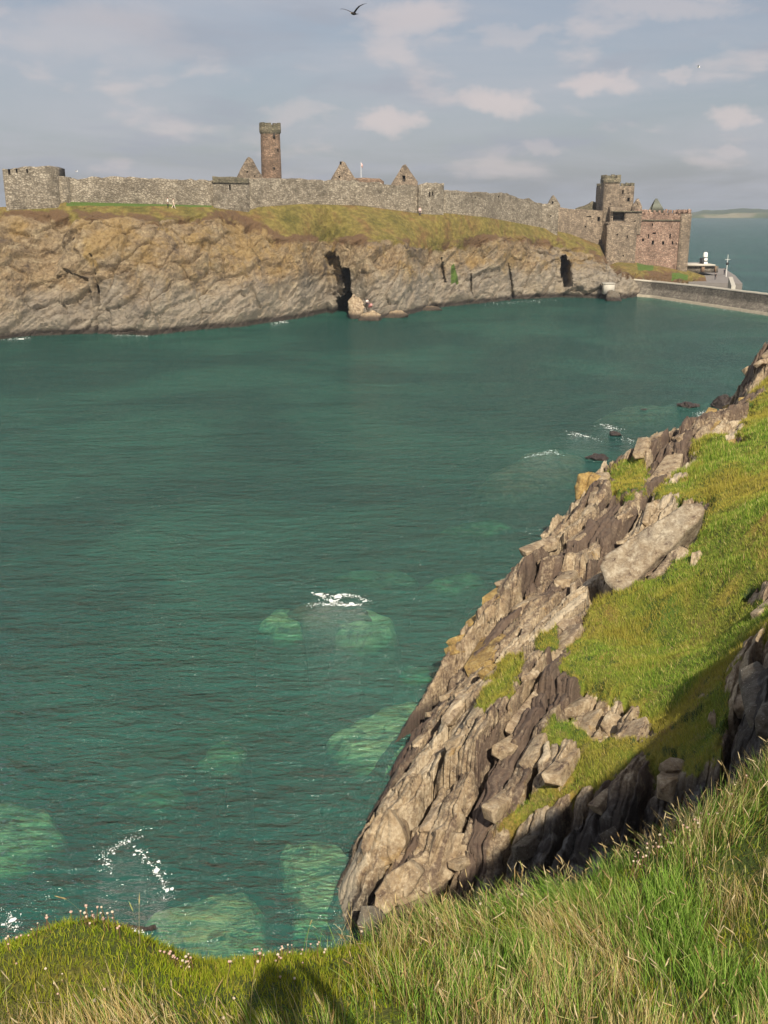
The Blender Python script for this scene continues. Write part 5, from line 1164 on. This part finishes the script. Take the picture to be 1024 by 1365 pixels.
# ================================================================== PEOPLE AND GULLS
SKIN = plain('skin', (0.50, 0.32, 0.24), 0.6, 0.1); HAIR = plain('dark_hair', (0.06, 0.04, 0.03))
cl_ = {}
def cloth(c):
    if c not in cl_: cl_[c] = plain('cloth', c, 0.85, 0.12)
    return cl_[c]
def person(name, loc, rz, label, top, legs, pose='stand', group=None, sleeve=True, shorts=False):
    J = dict(pelvis=(0, 0, 0.93), chest=(0, 0, 1.25), neck=(0, 0, 1.46), head=(0, -0.02, 1.60), crown=(0, -0.01, 1.70))
    for s, q in ((-1, 'l'), (1, 'r')):
        J['sh'+q] = (s*0.17, 0, 1.40); J['el'+q] = (s*0.24, 0.02, 1.12); J['wr'+q] = (s*0.24, -0.10, 0.88); J['fi'+q] = (s*0.235, -0.13, 0.78)
        J['hi'+q] = (s*0.10, 0, 0.88); J['kn'+q] = (s*0.11, -0.03, 0.48); J['an'+q] = (s*0.11, 0.02, 0.09); J['to'+q] = (s*0.12, -0.16, 0.04)
    if pose == 'walk':
        J.update(knl=(-0.11, -0.16, 0.50), anl=(-0.11, -0.22, 0.10), tol=(-0.12, -0.40, 0.06), knr=(0.11, 0.06, 0.48), anr=(0.11, 0.30, 0.14), tor=(0.12, 0.16, 0.04), ell=(-0.24, 0.10, 1.13), wrl=(-0.23, 0.08, 0.90), fil=(-0.23, 0.06, 0.80), elr=(0.24, -0.06, 1.13), wrr=(0.22, -0.22, 0.95), fir=(0.21, -0.28, 0.87))
    if pose == 'sit':
        for k in J: J[k] = (J[k][0], J[k][1], J[k][2] - 0.80)
        for s, q in ((-1, 'l'), (1, 'r')):
            J['kn'+q] = (s*0.13, -0.36, 0.42); J['an'+q] = (s*0.13, -0.58, 0.08); J['to'+q] = (s*0.14, -0.74, 0.04); J['wr'+q] = (s*0.2, -0.28, 0.32); J['fi'+q] = (s*0.17, -0.36, 0.30)
    if pose == 'photo':
        for s, q in ((-1, 'l'), (1, 'r')):
            J['el'+q] = (s*0.30, -0.12, 1.20); J['wr'+q] = (s*0.12, -0.26, 1.50); J['fi'+q] = (s*0.06, -0.28, 1.57)
    names = list(J); ix = {k: i for i, k in enumerate(names)}
    E = [('pelvis', 'chest'), ('chest', 'neck'), ('neck', 'head'), ('head', 'crown')]
    for q in 'lr': E += [('chest', 'sh'+q), ('sh'+q, 'el'+q), ('el'+q, 'wr'+q), ('wr'+q, 'fi'+q), ('pelvis', 'hi'+q), ('hi'+q, 'kn'+q), ('kn'+q, 'an'+q), ('an'+q, 'to'+q)]
    me = bpy.data.meshes.new('tmp'); me.from_pydata([J[k] for k in names], [(ix[a], ix[b]) for a, b in E], [])
    t = bpy.data.objects.new('tmp', me); COL.objects.link(t); md = t.modifiers.new('s', 'SKIN'); md.use_smooth_shade = True; sb_ = t.modifiers.new('d', 'SUBSURF'); sb_.levels = 1; sb_.render_levels = 1
    R_d = dict(pelvis=(0.16, 0.12), chest=(0.17, 0.12), neck=(0.06, 0.06), head=(0.095, 0.11), crown=(0.06, 0.07), sh=(0.075, 0.075), el=(0.05, 0.05), wr=(0.035, 0.035), fi=(0.03, 0.02), hi=(0.10, 0.10), kn=(0.068, 0.068), an=(0.045, 0.05), to=(0.035, 0.045))
    for k in names: me.skin_vertices[0].data[ix[k]].radius = R_d.get(k, R_d.get(k[:2], (0.05, 0.05)))
    me.skin_vertices[0].data[ix['pelvis']].use_root = True
    dg = bpy.context.evaluated_depsgraph_get(); ev = t.evaluated_get(dg); bmsh = bpy.data.meshes.new_from_object(ev)
    bpy.data.objects.remove(t); bmsh.name = 'body'
    off = -0.80 if pose == 'sit' else 0.0
    for m_ in (SKIN, cloth(top), cloth(legs)): bmsh.materials.append(m_)
    for p in bmsh.polygons:
        c = p.center; near_ = min(names, key=lambda k: (Vector(J[k]) - c).length); g = near_[:2]
        p.use_smooth = True
        if near_ in ('head', 'crown', 'neck') or g in ('fi', 'wr'): p.material_index = 0
        elif near_ in ('chest',) or g in ('sh', 'el'): p.material_index = 1
        elif g in ('an', 'to'): p.material_index = 0 if shorts else 2
        else: p.material_index = 2
        if near_ == 'pelvis' and c.z > 0.98 + off: p.material_index = 1
    e = empty(name, loc, rz); tag(e, label, 'person', group)
    link('body', bmsh, None, e)
    hb = bmesh.new(); bmesh.ops.create_icosphere(hb, subdivisions=2, radius=0.118)
    for v in hb.verts:
        if v.co.z < -0.02 and v.co.y < 0.02: v.co *= 0.6
    hm = bpy.data.meshes.new('hair'); hb.to_mesh(hm); hb.free(); ho = link('hair', hm, HAIR, e, True); ho.location = Vector(J['head']) + Vector((0, 0.025, 0.04))
    return e
def ground_isle(u, v):
    p = isle_hit(u, v); return (p.x, p.y, p.z - 0.02)
person('person', ground_isle(224, 277), radians(-70), 'person in white top and dark trousers below the curtain wall', (0.75, 0.74, 0.68), (0.02, 0.02, 0.025), 'stand')
person('person', ground_isle(232, 279), radians(110), 'person in pale clothes walking below the curtain wall', (0.72, 0.62, 0.50), (0.68, 0.58, 0.46), 'walk')
person('person', ground_isle(560.5, 287.5), radians(20), 'person in pale pink top at the foot of the square wall tower', (0.75, 0.55, 0.52), (0.06, 0.05, 0.06), 'stand')
person('person', ground_isle(490, 402), radians(25), 'person in white sitting on rocks beside the sea cave', (0.78, 0.76, 0.74), (0.10, 0.06, 0.12), 'sit')
person('person', ground_isle(494, 406), radians(-30), 'person in pink sitting on rocks beside the sea cave', (0.70, 0.35, 0.36), (0.35, 0.08, 0.08), 'sit')
q0 = PZ(953.5, 373, qz); person('person', (q0[0], q0[1], qz), radians(160), 'person in dark clothes walking on the quay', (0.03, 0.03, 0.035), (0.02, 0.02, 0.03), 'walk')
q0 = PZ(965.5, 366.5, qz); person('person', (q0[0], q0[1], qz), radians(200), 'person in dark clothes standing beside the mast', (0.02, 0.025, 0.04), (0.02, 0.02, 0.03), 'stand')
zg = float(near_h(np.array([0.05]), np.array([-0.42]))[0])
person('person', (0.30, -0.42, zg), pi, 'viewer on the slope whose shadow falls on the near grass', (0.10, 0.12, 0.16), (0.05, 0.06, 0.10), 'photo')

def gull(loc, span, rz, bank, pitch, body_m, wing_m, label):
    e = empty('gull', loc); e.rotation_euler = (pitch, bank, rz); tag(e, label, 'gull')
    s = span/1.3
    prof = [(0.0, -0.26), (0.022, -0.24), (0.04, -0.19), (0.065, -0.10), (0.075, 0.0), (0.055, 0.14), (0.03, 0.22), (0.004, 0.25)]
    V_, F_ = [], []
    for (r_, yy) in prof:
        for i in range(10): V_.append((r_*s*cos(2*pi*i/10), yy*s, r_*s*sin(2*pi*i/10)*0.9))
    for j in range(len(prof)-1):
        for i in range(10): F_.append((j*10+i, j*10+(i+1) % 10, (j+1)*10+(i+1) % 10, (j+1)*10+i))
    b = link('body', np_mesh('body', V_, F_), body_m, e, True)
    v_, f_ = tube_pts([(0, -0.25*s, 0), (0, -0.32*s, -0.012*s)], [0.012*s, 0.003*s], 6); link('beak', np_mesh('beak', [tuple(v) for v in v_], f_), plain('beak', (0.6, 0.4, 0.06)), b)
    me = np_mesh('tail', [(-0.03*s, 0.2*s, 0.0), (0.03*s, 0.2*s, 0), (0.07*s, 0.38*s, 0), (-0.07*s, 0.38*s, 0), (-0.03*s, 0.2*s, 0.012*s), (0.03*s, 0.2*s, 0.012*s), (0.07*s, 0.38*s, 0.006*s), (-0.07*s, 0.38*s, 0.006*s)], [(0, 1, 2, 3), (7, 6, 5, 4), (0, 4, 5, 1), (1, 5, 6, 2), (2, 6, 7, 3), (3, 7, 4, 0)]); link('tail', me, body_m, e)
    for sgn in (-1, 1):
        st = [(0.03, 0.0, 0.10, 0.02, 0.03), (0.20, -0.05, 0.095, 0.14, 0.022), (0.36, -0.09, 0.085, 0.22, 0.016), (0.52, -0.02, 0.055, 0.27, 0.010), (0.65, 0.06, 0.008, 0.285, 0.004)]
        V_, F_ = [], []
        for (xx, yc, ch, zz2, th) in st:
            for (dy, dz) in ((-1, 0), (-0.3, 1), (1, 0.1), (0, -0.4)): V_.append((sgn*xx*s, (yc + dy*ch)*s, (zz2 + dz*th)*s))
        for j in range(4):
            for i in range(4): F_.append((j*4+i, j*4+(i+1) % 4, (j+1)*4+(i+1) % 4, (j+1)*4+i))
        F_ += [(0, 3, 2, 1), (16, 17, 18, 19)]
        link('wing', np_mesh('wing', V_, F_), wing_m, e, True)
GW = plain('white_feathers', (0.80, 0.79, 0.77), 0.7, 0.05); GD = plain('dark_feathers', (0.035, 0.030, 0.032), 0.7)
gull(P(471.5, 18, 46), 1.25, radians(-25), radians(-6), radians(4), GD, GD, 'dark gull gliding at the top of the sky')
gull(P(931, 90, 105), 0.85, radians(60), radians(0), 0.0, GW, GW, 'small white gull high at the right of the sky')
gull(P(102, 229, 165), 1.0, radians(80), 0.0, 0.0, GW, GW, 'white gull flying just above the left curtain wall')

# ================================================================== HAZE
me = box_mesh('haze', [(-6000, 6000, -150, 6000, -12.0, 60.0)])
def m_haze(nt, b):
    nt.nodes.remove(b)
    v = node(nt, 'ShaderNodeVolumePrincipled', Color=(0.80, 0.88, 1.0, 1), Density=0.00018, Anisotropy=0.2)
    nt.links.new(v.outputs[0], nt.nodes['Material Output'].inputs['Volume'])
tag(link('haze', me, mat('sea_haze', m_haze)), 'thin blue haze over the sea', None, None, 'stuff')
